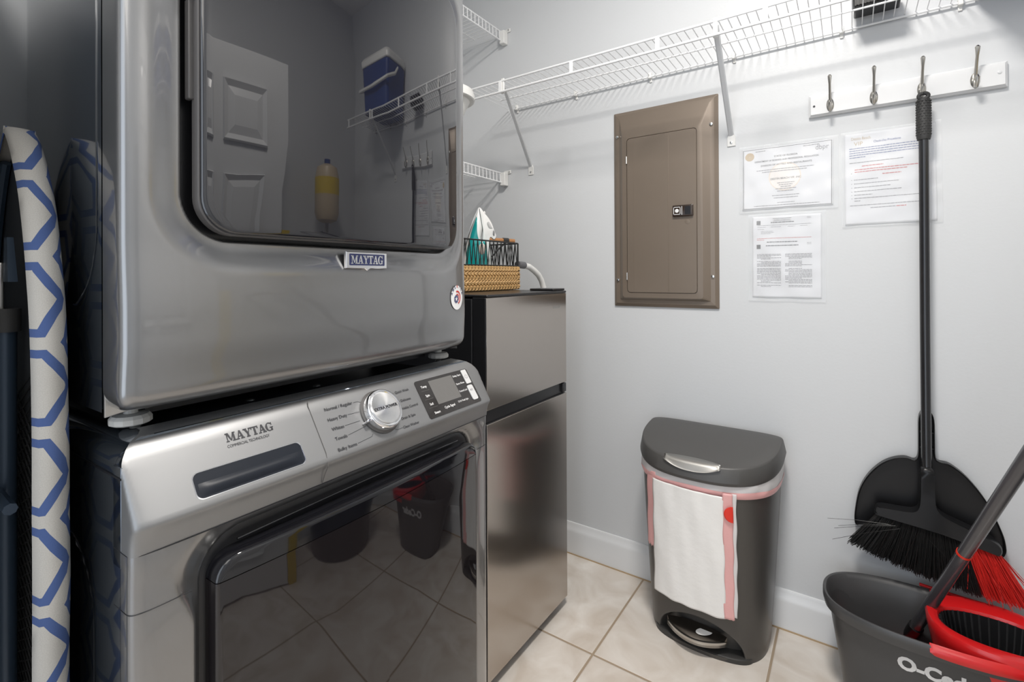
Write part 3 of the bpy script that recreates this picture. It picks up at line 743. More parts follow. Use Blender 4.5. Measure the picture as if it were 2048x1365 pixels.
# side-to-top seam line
MB().box(-.74, -.001, -.0009, .0004, .9335, .9360).build('seam', M_blackgap, sp)
# console / front upper
prof = [(.9770, -.055), (.9775, -.042), (.975, -.029), (.970, -.0185), (.9640, -.0105), (.956, -.0035), (.93, .0145), (.90, .0352), (.892, .0405), (.886, .0435), (.880, .0440), (.874, .0418), (.866, .0375), (.858, .0340), (.850, .0318)]
def hwz(z):
    zc = WH-.002-R_
    return Wd/2-(R_-math.sqrt(max(0, R_*R_-(max(0, z-zc))**2)))
def front_rows(zs, xf, mod=None, n=9, cnt=110, k=.006):
    rows = []
    for z in zs:
        pc = plan_curve(-.022, xf(z), k, n, Wd/2, hwz(min(z, WH-.0025)), cnt); row = []
        for x, y in pc:
            if mod: x += mod(x, y, z)
            row.append((x, y, z))
        rows.append(row)
    return rows
ptab = sorted(prof)
zs = [.850+.127*i/44 for i in range(44)]+[.9758, .9765, .9770]
def slotcut(x, y, z):
    # dished dispenser grip: recessed inside the rounded slot
    A = (-.008, .962); e = (.653, -.757); t = (x-A[0])*e[0]+(z-A[1])*e[1]
    return 0
cz_ = prof
rows = []
cprof = [(.0318, .850), (.0335, .860), (.0365, .870), (.0400, .877), (.0425, .8805), (.0440, .884), (.0435, .8875), (.0405, .892)]
def cprofile():
    P = list(cprof); 
    for i in range(1, 14): t = i/14; P.append((.0405+(-.0035-.0405)*t, .892+(.956-.892)*t))
    P += [(-.0035, .956), (-.0105, .9640), (-.0185, .970), (-.029, .9745), (-.040, .9765), (-.052, .977)]
    return P
def wcon(x0, z, cnt=170, n=13):
    """one row of the console; the left and right ends keep a flat flank, then swell to the face"""
    xs = -.0005 if x0 > -.0005 else x0-.0005
    hw = hwz(z)
    return [(x, y, z) for x, y in plan_curve(min(-.0005, x0-.004), x0, .003, n, Wd/2, hw, cnt)]
m = MB(); m.grid([wcon(x, z) for x, z in cprofile()]); con = m.build('console', M_cons, ws, angle=70)
# lower front shell with door recess
RA = dict(a0=.073, a1=.632, b0=.10, b1=.838, r=.055)
def wmod(x, y, z):
    d = sdf_rr(y, z, **RA)
    if x < .012: return 0
    fw_ = .008+.026*ease((z-.74)/.07)
    if d > fw_: return 0
    if d > 0: return -.010*(1-ease(d/fw_))
    return -.010-.025*ease(-d/.012)
zs = [.03+(.8505-.03)*i/150 for i in range(151)]
def xf_low(z):
    lo = .030 if z < .80 else .030+.0018*ease((z-.80)/.05)
    return lo-.02*ease((.10-z)/.07)
m = MB(); m.grid(front_rows(zs, xf_low, wmod, 14, 230, .002)); m.build('front_panel', M_slate, ws, angle=70)
# thin shadow seam where console meets the front panel and where the lower panel starts
def seamline(z, x0, y0, y1, parent, h=.0012):
    pts = [(x+.0004, y, z) for x, y in plan_curve(-.022, x0, .002, 14, Wd/2, Wd/2, 230) if y0 <= y <= y1]
    return MB().tube(pts, h/2, 5).build('seam', M_blackgap, parent)
seamline(.8503, .0316, -.001, .70, ws); seamline(.7835, .030, -.001, .062, ws); seamline(.7835, .030, .64, .70, ws)
# door: black ring, handle pocket, gloss band and smoked window
def wsurf(y, dx=0):
    u = (y-Wd/2)/(Wd/2); return .030-.002*u*u+dx
wd = empty('door'); wd.parent = ws
def dome(outl, surf, levels, closed_back=None):
    """rings of an outline (y,z), shrunk about its centre by metric inset, at given offsets"""
    cy = sum(p[0] for p in outl)/len(outl); cz = sum(p[1] for p in outl)/len(outl); rings = []
    ww = max(p[0] for p in outl)-min(p[0] for p in outl); hh = max(p[1] for p in outl)-min(p[1] for p in outl)
    for ins, o in levels:
        sy, sz = 1-2*ins/ww, 1-2*ins/hh
        rings.append([(surf(cy+(y-cy)*sy)+o, cy+(y-cy)*sy, cz+(z-cz)*sz) for y, z in outl])
    return MB().loft(rings, True, True)
def dens(P, mx=.02):
    out = []
    for a, b in zip(P, P[1:]+P[:1]):
        n = max(1, int(math.hypot(b[0]-a[0], b[1]-a[1])/mx)); out += [(a[0]+(b[0]-a[0])*k/n, a[1]+(b[1]-a[1])*k/n) for k in range(n)]
    return out
def fill_levels(o_edge, o_mid, w0, W, n=10):
    """from inset w0 to the centre W, rising from o_edge to o_mid"""
    return [(w0+(W*.999-w0)*(k/n), o_edge+(o_mid-o_edge)*sin(pi/2*k/n)) for k in range(n+1)]
ring = dens(rrect(.0745, .630, .102, .836, .050, 8))
dome(ring, wsurf, [(0, -.034), (0, -.016), (.002, -.014), (.010, -.014)]+[(.010+.27*k/8, -.014) for k in range(1, 9)]).build('door_ring', M_blackgap, wd, angle=50)
# gloss upper band of the door with pocket handle above it: its top edge is cut back in the middle
def band_top(y): return .811-.0*abs(y-.349)
glass = dens(rrect(.0835, .623, .112, .812, .030, 8))
lv = [(0, -.018), (0, .0095), (.0008, .0118), (.0022, .0132), (.0045, .0138)]+fill_levels(.0140, .0175, .008, .27, 12)
gl = dome(glass, lambda y: wsurf(y)+.013*max(0, 1-((y-.35)/.273)**2), lv)
# window below the parting line, gloss band above it: split by z
def split(mb, zcut, above, name, m_, parent):
    import bmesh
    me = bpy.data.meshes.new(name); me.from_pydata(mb.v, [], mb.f); b = bmesh.new(); b.from_mesh(me)
    bmesh.ops.bisect_plane(b, geom=b.verts[:]+b.edges[:]+b.faces[:], plane_co=(0, 0, zcut), plane_no=(0, 0, 1), clear_inner=above, clear_outer=not above)
    ed = [e for e in b.edges if e.is_boundary]; bmesh.ops.holes_fill(b, edges=ed); bmesh.ops.recalc_face_normals(b, faces=b.faces)
    b.to_mesh(me); b.free(); me.materials.append(m_); o = bpy.data.objects.new(name, me); COL.objects.link(o); o.parent = parent
    me.polygons.foreach_set('use_smooth', [True]*len(me.polygons)); me.set_sharp_from_angle(angle=radians(35)); return o
split(gl, .783, False, 'window', M_tglass, wd); split(gl, .7842, True, 'top_band', M_gloss, wd)
# grip lip lines above the glass
MB().tube([(wsurf(y)-.006, y, .8195+.003*sin(pi*(y-.12)/.46)) for y in [.12+.46*k/30 for k in range(31)]], .0016, 6).build('grip_edge', M_gloss, wd)
# dispenser slot, knob, display on the tilted face
CA = Vector((-.0035, 0, .956)); CE = Vector((.0405+.0035, 0, .892-.956)).normalized(); CN = Vector((-CE.z, 0, CE.x))
def cface(a, t, d=0):
    """a along y, t down the console face from its top edge, d off the face"""
    P = CA+CE*(t-.0085)+CN*d; u = (a-Wd/2)/(Wd/2); return (P.x-.004*u*u, a, P.z)
def cf_text(s, a, t, size, m_, align='LEFT', bold=0, width=None, d=.0008, parent=None):
    return text('print', s, size, m_, parent or con, lambda p, q, dd_: cface(a+p, t-q, d), align, bold, width=width)
# seam of the dispenser drawer
m = MB(); m.tube([cface(.250, -.008, .0003)]+[cface(.2475, t, .0003) for t in [0, .02, .04, .06, .08]]+[(.046, .2445, .880), (.0385, .244, .866), (.033, .2435, .852)], .0007, 5).build('drawer_seam', M_hinge, con)
slot = dens(rrect(.066, .213, .050, .0835, .008, 6), .012)
import bmesh as _bm
def slot_mesh():
    rings = []
    for ins, d in ((-.0012, .0002), (-.0006, .0008), (0, .0002)): rings.append(('rim', ins, d))
    return rings
cyS = (.066+.213)/2; ctS = (.050+.0835)/2
def sring(ins, d, dt=0): return [cface(cyS+(a-cyS)*(1-2*ins/.147), ctS+(t-ctS)*(1-2*ins/.0335)+dt, d) for a, t in slot]
MB().loft([sring(-.0012, -.001), sring(-.0010, .0006), sring(.0002, .0007), sring(.0004, -.001)], False, False).build('slot_rim', M_chrome, con, angle=60)
MB().loft([sring(.0002, .0006), sring(.0006, .0004), sring(.001, .0005), sring(.006, .0006)], True, True).build('slot_pocket', mat('pocket_plastic', (.012, .015, .022), .4, spec=.25), con)
# sculpted lip inside slot
m = MB(); rows = []
for i in range(31):
    a = .070+.139*i/30; ee = 1-abs((a-cyS)/(.139/2))**6
    rows.append([cface(a, .064+.017*k/8, .0006+.0030*ee*sin(pi*k/8)) for k in range(9)])
m.grid(rows).build('slot_grip', MATS['pocket_plastic'], con)
# badge print
mb, wl = slab_word('MAYTAG', .0125, lambda a, b, d: cface(.117+a*1.0, .022-b, d), .0008)
mb.build('maker_print', M_ink, con, smooth=False, normals=False)
cf_text('COMMERCIAL TECHNOLOGY', .116, .0300, .0058, M_ink, width=.0585)
# knob
kc = (.374, .0425)
def kn(r_, h): return (r_, h)
kb = MB(); O = Vector(cface(*kc, 0)); 
kb.lathe([(.0395, 0), (.0400, .002), (.0375, .004)], O, CN, 48); kb.build('knob_base', M_hinge, con)
dial = MB().lathe([(.0362, .002), (.0372, .005), (.0362, .0150), (.0350, .0178), (.0325, .0186), (.0312, .0178)], O, CN, 64).build('dial', M_chrome, con, angle=50)
MB().lathe([(.0312, .0175), (.0300, .0169), (.0295, .0177)], O, CN, 64).build('dial_groove', M_blackgap, dial)
MB().lathe([(.0294, .0173), (.0290, .0190), (.0280, .0193), (.0, .0194)], O, CN, 64).build('dial_face', M_knobface, dial)
pt = MB().loft([[tuple(O+Vector(p)) for p in [CN*h+Vector((0, a, 0))+CE*t for a, t in ((-.0335, .0065), (-.0335, .0135), (-.0445+.002*(h > .01), .0145), (-.0455+.002*(h > .01), .0115))]] for h in (.001, .014)]).build('pointer', M_chrome, dial, bevel=.001)
t_ = text('print', 'EXTRA POWER', .0078, M_ink, dial, lambda a, b, d: tuple(O+CN*.0197+Vector((0, a, 0))-CE*(b-.0025)), 'CENTER', .0002, width=.052)
# cycle names and leader lines
left = [('Normal / Regular', .3265, .0155), ('Heavy Duty', .308, .0335), ('Whites', .295, .0500), ('Towels', .294, .0665), ('Bulky Items', .305, .0845)]
right = [('Quick Wash', .4235, .0185), ('Delicates', .4285, .0365), ('Wrinkle Control', .4175, .0515), ('Drain & Spin', .4125, .0690), ('Clean Washer', .4080, .0850)]
for s, a, t in left: cf_text(s, a, t, .0078, M_ink, 'RIGHT', .00008)
for s, a, t in right: cf_text(s, a, t, .0070, M_ink, 'LEFT', .00008)
cf_text('with affresh', .425, .0925, .0045, M_greyink)
m = MB()
def line(pts):
    for (a, t), (a2, t2) in zip(pts, pts[1:]):
        n = Vector((a2-a, t2-t)).normalized()*.00035; m.add([cface(a+n.y, t-n.x, .0003), cface(a2+n.y, t2-n.x, .0003), cface(a2-n.y, t2+n.x, .0003), cface(a-n.y, t+n.x, .0003)], [(0, 1, 2, 3)])
line([(.329, .0135), (.338, .0135), (.343, .0165)]); line([(.310, .031), (.334, .032)]); line([(.297, .0475), (.328, .047)]); line([(.296, .064), (.334, .059)])
line([(.307, .082), (.338, .079), (.342, .075)])
line([(.4205, .016), (.404, .017)]); line([(.4265, .034), (.413, .034)]); line([(.411, .0665), (.405, .064)]); line([(.407, .0825), (.394, .083), (.389, .079)])
m.build('leader_lines', M_ink, con, smooth=False)
# display
def cplate(name, a0, a1, t0, t1, d, m_, parent, r=.004, th=.0008, skew=0):
    P = dens(rrect(a0, a1, t0, t1, r, 4), .02)
    return MB().loft([[cface(a-skew*(t-t0), t, d-th) for a, t in P], [cface(a-skew*(t-t0), t, d) for a, t in P]]).build(name, m_, parent, smooth=False)
dp = cplate('display_panel', .479, .647, .0055, .0865, .0012, mat('display_dark', (.014, .011, .010), .12, coat=.3), con, .005, .0014)
cplate('screen', .5165, .590, .0115, .0635, .0015, M_lcd, dp, .001)
cplate('power_button', .6245, .6415, .0075, .0405, .0028, M_btn, dp, .002, .0016); cplate('start_button', .6205, .6390, .0445, .0790, .0028, M_btn, dp, .004, .0016)
for s, a, t in (('Temp', .4985, .0225), ('Spin', .4985, .0420), ('Soil', .4985, .0605), ('Steam', .5040, .0795), ('Cycle Signal', .5445, .0760)): cf_text(s, a, t, .0068, M_print, 'CENTER', .00015, parent=dp, d=.0016)
for s, a, t in (('Delay Start', .606, .0180), ('Extra Rinse', .606, .0365), ('Control Lock', .6045, .0535), ('12 Hr Fresh Spin', .590, .0735)): cf_text(s, a, t, .0058, M_print, 'CENTER', .0001, parent=dp, d=.0016, width=.027 if 'Hr' not in s else .034)
m = MB()
for (a0, a1, t) in ((.487, .510, .0285), (.487, .510, .047), (.487, .512, .065), (.524, .526, .068)):
    m.add([cface(a0, t, .0014), cface(a1, t, .0014), cface(a1, t+.0006, .0014), cface(a0, t+.0006, .0014)], [(0, 1, 2, 3)])
m.build('divider', M_hinge, dp, smooth=False)
for k in range(2):
    c = (.633, .024); m = MB()
    if k == 0:
        for q in range(20):
            t0, t1 = radians(300+q*15), radians(300+(q+1)*15)
            if q > 19: continue
            m.add([cface(c[0]+r_*cos(t), c[1]+r_*sin(t), .0030) for r_, t in ((.0045, t0), (.0045, t1), (.0038, t1), (.0038, t0))], [(0, 1, 2, 3)])
        m.add([cface(c[0]-.0004, c[1]-.006, .003), cface(c[0]+.0004, c[1]-.006, .003), cface(c[0]+.0004, c[1]-.001, .003), cface(c[0]-.0004, c[1]-.001, .003)], [(0, 1, 2, 3)])
    else:
        c = (.6295, .056)
        m.add([cface(c[0]-.004, c[1]-.003, .003), cface(c[0]-.004, c[1]+.003, .003), cface(c[0], c[1], .003)], [(0, 1, 2)])
        for q in (.0012, .003): m.add([cface(c[0]+q, c[1]-.003, .003), cface(c[0]+q+.0008, c[1]-.003, .003), cface(c[0]+q+.0008, c[1]+.003, .003), cface(c[0]+q, c[1]+.003, .003)], [(0, 1, 2, 3)])
    m.build('symbol', M_greyink, dp, smooth=False)
for y in (.02, .197, .317, .63):
    MB().lathe([(.007, 0), (.006, .0015), (.001, .002)], (-.085 if y in (.197, .317) else -.075, y if y > .05 else .040, .9735), (0, 0, 1), 16).build('top_screw', M_screw, ws)
for x in (-.05, -.68):
    for y in (.05, .63): MB().lathe([(.02, 0), (.02, .02), (.01, .022), (.01, .032)], (x, y, 0), seg=16).build('foot', M_rubber, ws)

# ---------------- dryer
dy = thing('dryer', 'silver-grey dryer stacked on the washer, with big smoked glass door', 'dryer', None, (MO[0], MO[1], 1.0), MR)
DZ = 1.0; HW = .336
def dsurf(y, dx=0):
    u = (y-HW)/HW; return -.055+.060*sblend(u, 13 if u < 0 else 3.6)+dx
def DL(m):   # world-height mesh to the dryer's own frame
    m.v = [(x, y, z-DZ) for x, y, z in m.v]; return m
TOP = 1.965
m = MB(); m.box(-.74, -.056, .001, 2*HW-.001, 1.006, TOP); DL(m).build('cabinet', M_side, dy, bevel=.004)
DL(MB().box(-.73, -.10, .06, 2*HW-.06, .983, 1.007)).build('base_pan', M_blackgap, dy)
N_, K = 70, 90; m = MB(); rows = []
for i in range(N_+1):
    x = -.738+.68*i/N_; row = []
    for j in range(K+1):
        z = 1.004+.955*j/K
        # embossed field whose lower corner sweeps to a point near the front, with steps behind it
        d = sdf_rr(x, z, -.95, -.085, 1.135, 2.3, .10)
        d2 = sdf_rr(x, z, -.95, -.150, 1.20, 2.3, .08)
        d3 = sdf_rr(x, z, -.95, -.21, 1.0, 2.3, .03)
        dep = .005*ease((.006-d)/.012)-.003*ease((.006-d2)/.010)+.004*ease((.006-d3)/.012)
        row.append((x, -.0003+dep, z))
    rows.append(row)
m.grid(rows); DL(m).build('side_panel', M_side, dy, angle=60)
DL(MB().lathe([(.0035, 0), (.003, .002), (.001, .0022)], (-.50, .0045, 1.475), (0, -1, 0), 12)).build('side_screw', M_blackgap, dy)
# front shell
GA = dict(a0=.064, a1=.612, b0=1.217, b1=1.772, r=.062)
def d_sd(y, z):
    return sdf_rr(y, z, **GA)
m = MB(); rows = []
zs = [1.008+.022*(1-cos(pi/2*i/10)) for i in range(10)]+[1.03+.16*i/32 for i in range(32)]+[1.19+.13*i/80 for i in range(80)]+[1.32+(TOP-1.32)*i/90 for i in range(91)]
for z in zs:
    t = (z-1.008); rr_ = .026
    ins = 0 if t > rr_ else rr_-math.sqrt(max(0, rr_*rr_-(rr_-t)**2))
    row = []
    for x, y in plan_curve(-.0555, .005, .0, (13, 3.6), HW, HW, 330):
        yy = HW+(y-HW)*(1-ins*.5/HW)
        xx = x-(ins if x > -.0 else ins*max(0, (x+.0555)/.0555))
        bul = .004*ease((z-1.03)/.06)*(1-ease((z-1.12)/.10))
        xx += bul*max(0, min(1, (x+.05)/.05))
        d = d_sd(y, z)
        if x > -.045:
            if d > .045: q = 0
            elif d > 0: q = -.0100*(1-ease(d/.045))
            else: q = -.0100-.036*ease(-d/.010)
            xx += q*min(1, (x+.045)/.03)
        row.append((xx, yy, z))
    rows.append(row)
m.grid(rows); bt = MB()
fp_ = DL(m).build('front_panel', M_slate, dy, angle=70)
# underside of the front shell
m = MB(); r0 = [(x, y, z) for x, y, z in rows[0]]; m.loft([r0+[(-.0555, 2*HW-.01, 1.008)], [(x*.0-.06, y, 1.0095) for x, y, z in r0]+[(-.06, 2*HW-.01, 1.0095)]], False, False); DL(m).build('bottom_flange', M_side, dy)
dd_ = empty('door'); dd_.parent = dy
ring = dens(rrect(.066, .612, 1.2185, 1.770, .058, 10), .015)
DL(dome(ring, dsurf, [(0, -.048), (0, -.034), (.002, -.032), (.006, -.031)]+[(.006+.255*k/8, -.031) for k in range(1, 9)])).build('door_ring', M_blackgap, dd_)
frame = dens(rrect(.0780, .6055, 1.2255, 1.7615, .048, 10), .015)
DL(dome(frame, dsurf, [(0, -.010), (0, .0045), (.0010, .0055), (.0022, .0058), (.0035, .004), (.0060, .003)]+[(.0060+.250*k/6, .002) for k in range(1, 7)])).build('door_frame', M_hinge, dd_, angle=50)
glass = dens(rrect(.0805, .604, 1.2270, 1.760, .046, 10), .015)
lv = [(0, .001), (0, .0065), (.0008, .0085), (.0025, .0100), (.006, .0106)]+fill_levels(.0108, .0135, .012, .256, 16)
g_ = DL(dome(glass, lambda y: dsurf(y)+.016*max(0, 1-((y-.342)/.262)**2), lv)).build('glass', M_glass, dd_, angle=40)
# grip blocks on the handle side
for z0, z1, o in ((1.40, 1.530, .0075), (1.53, 1.60, .0095), (1.60, 1.74, .0080)):
    m = MB().loft([[(dsurf(y)+q, y, z) for y, z in rrect(.0720, .0790, z0, z1, .002, 2)] for q in (-.016, o-.012)]); DL(m).build('grip', M_hinge, dd_, bevel=.001)
m = MB(); m.tube([(dsurf(.067)+.001, .067, 1.74), (dsurf(.067)+.003, .0655, 1.66), (dsurf(.067)+.004, .065, 1.60), (dsurf(.07)+.002, .0690, 1.53)], .0022, 6); DL(m).build('grip_edge', M_chrome, dd_)
# badge plate
bd = MB(); outl = [(.307, 1.2120), (.397, 1.2120), (.397, 1.1835), (.358, 1.1830), (.352, 1.1795), (.346, 1.1830), (.307, 1.1835)]
cyb = .352; czb = 1.198
def bring(s, d): return [(dsurf(y)+d, cyb+(y-cyb)*s, czb+(z-czb)*(1-(1-s)*2.4)) for y, z in outl]
DL(bd.loft([bring(1, .000), bring(1, .0045), bring(.97, .0055)])).build('badge', M_chrome, dy, smooth=False)
nb = [o for o in bpy.data.objects if o.name.startswith('badge') and o.parent == dy][0]
P = rrect(.3135, .3905, 1.1885, 1.2085, .001, 1)
DL(MB().loft([[(dsurf(y)+.0050, y, z) for y, z in dens(P, .01)], [(dsurf(y)+.0060, y, z) for y, z in dens(P, .01)]])).build('badge_field', M_navy, nb, smooth=False)
mb, wl = slab_word('MAYTAG', .0145, lambda a, b, d: (dsurf(.3165+a*.905)+d, .3165+a*.905, 1.1912+b), .0064)
DL(mb).build('badge_letters', M_chrome, nb, smooth=False, normals=False)
# round sticker
sk = []; cs = (.608, 1.122); RS = .0265
def st(y, z, d): return (dsurf(y)+d+.0035*ease((1.20-z)/.1)*0+.0045, y, z)
def dsk(r0, r1, d, a0=0, a1=2*pi, n=40, cc=cs, sy=.93):
    m = MB(); nr = max(1, int((r1-r0)/.004))
    for k in range(n):
        t0, t1 = a0+(a1-a0)*k/n, a0+(a1-a0)*(k+1)/n
        for j in range(nr):
            p, q = r0+(r1-r0)*j/nr, r0+(r1-r0)*(j+1)/nr
            m.add([st(cc[0]+rr_*cos(t)*sy, cc[1]+rr_*sin(t), d) for rr_, t in ((p, t0), (q, t0), (q, t1), (p, t1))], [(0, 1, 2, 3)])
    return DL(m)
stk = dsk(.0005, RS, .0010).build('sticker', M_lamp, dy, smooth=False)
for i, ch in enumerate('AMERICA'):
    t = radians(158-i*22.5); c = (cs[0]+.0215*cos(t)*.93, cs[1]+.0215*sin(t)); rot = t-pi/2
    text('print', ch, .0085, M_navy if i != 3 else M_redink, stk, lambda a, b, d: (lambda P: (P[0], P[1], P[2]-DZ))(st(c[0]+(a*cos(rot)-b*sin(rot))*.93, c[1]+a*sin(rot)+b*cos(rot), .0016)), 'CENTER', .0002)
dsk(.0115, .0155, .0014, radians(-70), radians(110)).build('red_arc', M_redink, stk, smooth=False); dsk(.0055, .0085, .0014, radians(-60), radians(120)).build('red_arc', M_redink, stk, smooth=False)
dsk(.0005, .0095, .0015, cc=(cs[0]-.004, cs[1]-.003), n=7).build('blue_field', M_navy, stk, smooth=False)
m = MB()
for k in range(10):
    pass
sp_ = []
for k in range(10):
    t = pi/2+k*pi/5; rr_ = .0055 if k % 2 == 0 else .0022; sp_.append(st(cs[0]-.004+rr_*cos(t), cs[1]-.003+rr_*sin(t), .0018))
DL(MB().add([st(cs[0]-.004, cs[1]-.003, .0018)]+sp_, [(0, 1+k, 1+(k+1) % 10) for k in range(10)])).build('star', M_lamp, stk, smooth=False)
m = MB()
# front stacking feet and brackets
for y, s in ((.030, 1), (.640, -1)):
    ya, yb2 = (.0005, .046) if s > 0 else (2*HW-.0005, 2*HW-.046)
    P = [(ya, .998), (ya, 1.030), (yb2, 1.030), (yb2, 1.014), (ya+(yb2-ya)*.6, 1.002)]
    br = DL(MB().loft([[(x, a, b) for a, b in P] for x in (-.056, -.052)])).build('foot_bracket', M_silver if s > 0 else M_fblack, dy, smooth=False, bevel=.001)
    f = DL(MB().lathe([(.020, .9790), (.0235, .981), (.0235, .9875), (.020, .9915), (.008, .993), (.007, 1.010)], (-.078, y+.006*s, 0), seg=14)).build('foot', M_foot, dy, smooth=False)
    if s > 0: DL(MB().lathe([(.0062, 0), (.0062, .004), (.004, .005), (.004, .0035), (0, .0035)], (-.052, .024, 1.0175), (1, 0, 0), 16)).build('bracket_screw', M_screw, br)
for y in (.06, .62): DL(MB().lathe([(.027, .9765), (.027, .99), (.01, 1.006)], (-.68, y, 0), seg=16)).build('foot', M_foot, dy)

# ================================================================= IRONING BOARD
ib = thing('ironing_board', 'folded ironing board with blue trellis linen cover, standing on end beside the machines', 'ironing board')
cxb = -.937; y0b, y1b = .158, .186
def halfw(z):
    return .163*(1-ease((z-1.02)/.42)**1.0*1.0)**.62 if z > 1.02 else .163
def halfw(z):
    if z < .98: return .163
    t = (z-.98)/.395; t = min(t, 1); return .163*(1-t**2.0)**.62
# cover: loops the front (-camera side) edge: from back side y1b round the x-edge to the underside y0b
m = MB(); rows = []; uv = []
zsb = [.06+.92*i/46 for i in range(47)]+[.98+.395*sin(pi/2*i/30) for i in range(1, 31)]
rr = random.Random(2)
for z in zsb:
    hw = max(halfw(z), .004); row = []
    ex = cxb+hw; fray = .022+.003*sin(z*23)+.0015*rr.random()
    wob = .0022*sin(z*17)+.0012*sin(z*41)
    pts = [(cxb-hw, y0b-.002+fray*0, -1)]
    prof_ = [(-fray-.055*ease((z-1.12)/.2)*0, 0), (-.02, -.001), (-.006, .002), (-.0005, .010), (.000, .016), (-.002, .024), (-.012, .0295), (-.05, .030), (-.12, .030)]
    s = 0; last = None
    for a, b in prof_:
        P = (ex+max(a, -hw*.98)+wob*(1 if a > -.02 else .4), y0b-.003+b, z)
        if last: s += math.dist(P[:2], last[:2])
        last = P; row.append(P); uv.append((s+.0, z*1.0))
    rows.append(row)
m.grid(rows); m.build('cover', M_trellis, ib, angle=80, uv=uv, solid=.0016, normals=False)
# back half of the cover (far edge and face towards the machines)
m = MB(); rows = []; uv = []
for z in zsb:
    hw = max(halfw(z), .004); row = []
    for a, b in ((.12, .0295), (.05, .0298), (.012, .0295), (.002, .024), (.0, .016), (.0005, .010), (.006, .002), (.024, -.001)):
        row.append((cxb-hw+min(a, hw), y0b-.003+b, z)); uv.append((a+.2, z))
    rows.append(row)
m.grid(rows); m.build('cover_back', M_trellis, ib, angle=80, uv=uv, solid=.0016, normals=False)
# board deck with open diamond mesh
m = MB(); rows = []
for z in zsb: hw = max(halfw(z)-.006, .002); rows.append([(cxb-hw+2*hw*k/8, .172, z) for k in range(9)])
m.grid(rows); m.build('deck', mat('deck_metal', (.05, .055, .06), .5, metal=.4), ib, solid=.006)
m = MB()
for i in range(-14, 90):
    z = .10+i*.014
    for s in (1, -1):
        a = (cxb-.14, z if s > 0 else z+.28*.5); b = (cxb+.14, z+.28*.5 if s > 0 else z)
        if min(a[1], b[1]) < .1 or max(a[1], b[1]) > 1.30 or halfw(max(a[1], b[1])) < .155: continue
        m.tube([(a[0], .1665, a[1]), (b[0], .1665, b[1])], .0012, 4, False)
tag(m.build('mesh_wires', M_bwire, ib), kind='stuff')
zf = [z for z in zsb if z < 1.34]
for q in (1, -1): MB().tube([(cxb+q*(halfw(z)-.020), .163, z) for z in zf], .006, 8).build('edge_frame', M_navyboard, ib)
for dx, yy in ((-.075, .140), (.035, .150)):
    lg = MB().tube([(cxb+dx, yy, .045), (cxb+dx, yy, 1.10)], .0105, 12).build('leg', M_navyboard, ib)
    MB().tube([(cxb+dx, yy, 1.10), (cxb+dx, yy, 1.13)], .0145, 12).build('end_cap', M_rubber, lg)
MB().tube([(cxb-.10, .140, .90), (cxb+.115, .140, .895)], .007, 8).build('cross_bar', M_navyboard, ib)
MB().box(cxb+.02, cxb+.034, .143, .149, 1.10, 1.19).build('latch', M_silver, ib, bevel=.002)
lv_ = MB().loft([[(-.900, .148, 1.222), (-.885, .148, 1.222), (-.885, .154, 1.222), (-.900, .154, 1.222)], [(-.895, .146, 1.165), (-.868, .146, 1.165), (-.868, .155, 1.165), (-.895, .155, 1.165)]]).build('lever', M_navyboard, ib)
for x in (-.10, .10): MB().tube([(cxb+x-.03, .165, .012), (cxb+x+.03, .165, .012)], .012, 10).build('end_foot', M_rubber, ib)
m = MB(); m.tube([(cxb-.13, .172, .016), (cxb-.12, .172, .07)], .007); m.tube([(cxb+.13, .172, .016), (cxb+.12, .172, .07)], .007); m.build('end_post', M_navyboard, ib)
off(ib, (cxb, .17, 0))

# ================================================================= TRASH CAN
tc = thing('trash_can', 'charcoal slim step trash can with bag hanging out, against the wall', 'trash can')
cxc = -.395
def foot_ring(hw, yb, yf, z, n=64, nf=2.6, nb=7, push=None, cx=None):
    cx = cxc if cx is None else cx
    ym = yb-.075; pts = []
    for k in range(n):
        t = 2*pi*k/n; c, s = cos(t), sin(t)
        if s >= 0:
            X = hw*(abs(c)**(2/nb))*(1 if c > 0 else -1); Y = ym+(yb-ym)*abs(s)**(2/nb)
        else:
            X = hw*(abs(c)**(2/nf))*(1 if c > 0 else -1); Y = ym-(ym-yf)*abs(s)**(2/nf)
        x, y = cx+X, Y
        if push: y += push(X, z, y)
        pts.append((x, y, z))
    return pts
def can_dims(z):
    t = z/.585; return .177+.036*t**.85, 1.808+.012*t, 1.576-.032*t**.9
def pedal_push(X, z, y):
    if y > 1.68 or z < .014: return 0
    e = math.hypot(X/.128, (z-.014)/.100)
    return .042*ease((1.02-e)/.16)
zc_ = [0, .006, .012]+[.0135+.0022*i for i in range(1, 62)]+[.16+.0325*i for i in range(0, 13)]+[.585]
m = MB(); m.loft([foot_ring(*can_dims(z), z, n=300, push=pedal_push) for z in zc_])
body = m.build('body', M_can, tc, angle=50)
# base lip
m = MB(); m.loft([foot_ring(.150, 1.72, 1.578, z, 90, 2.6, 4) for z in (.0005, .0135)]+[foot_ring(.145, 1.72, 1.583, .0165, 90, 2.6, 4)]); m.build('base_lip', M_candark, tc, angle=40)
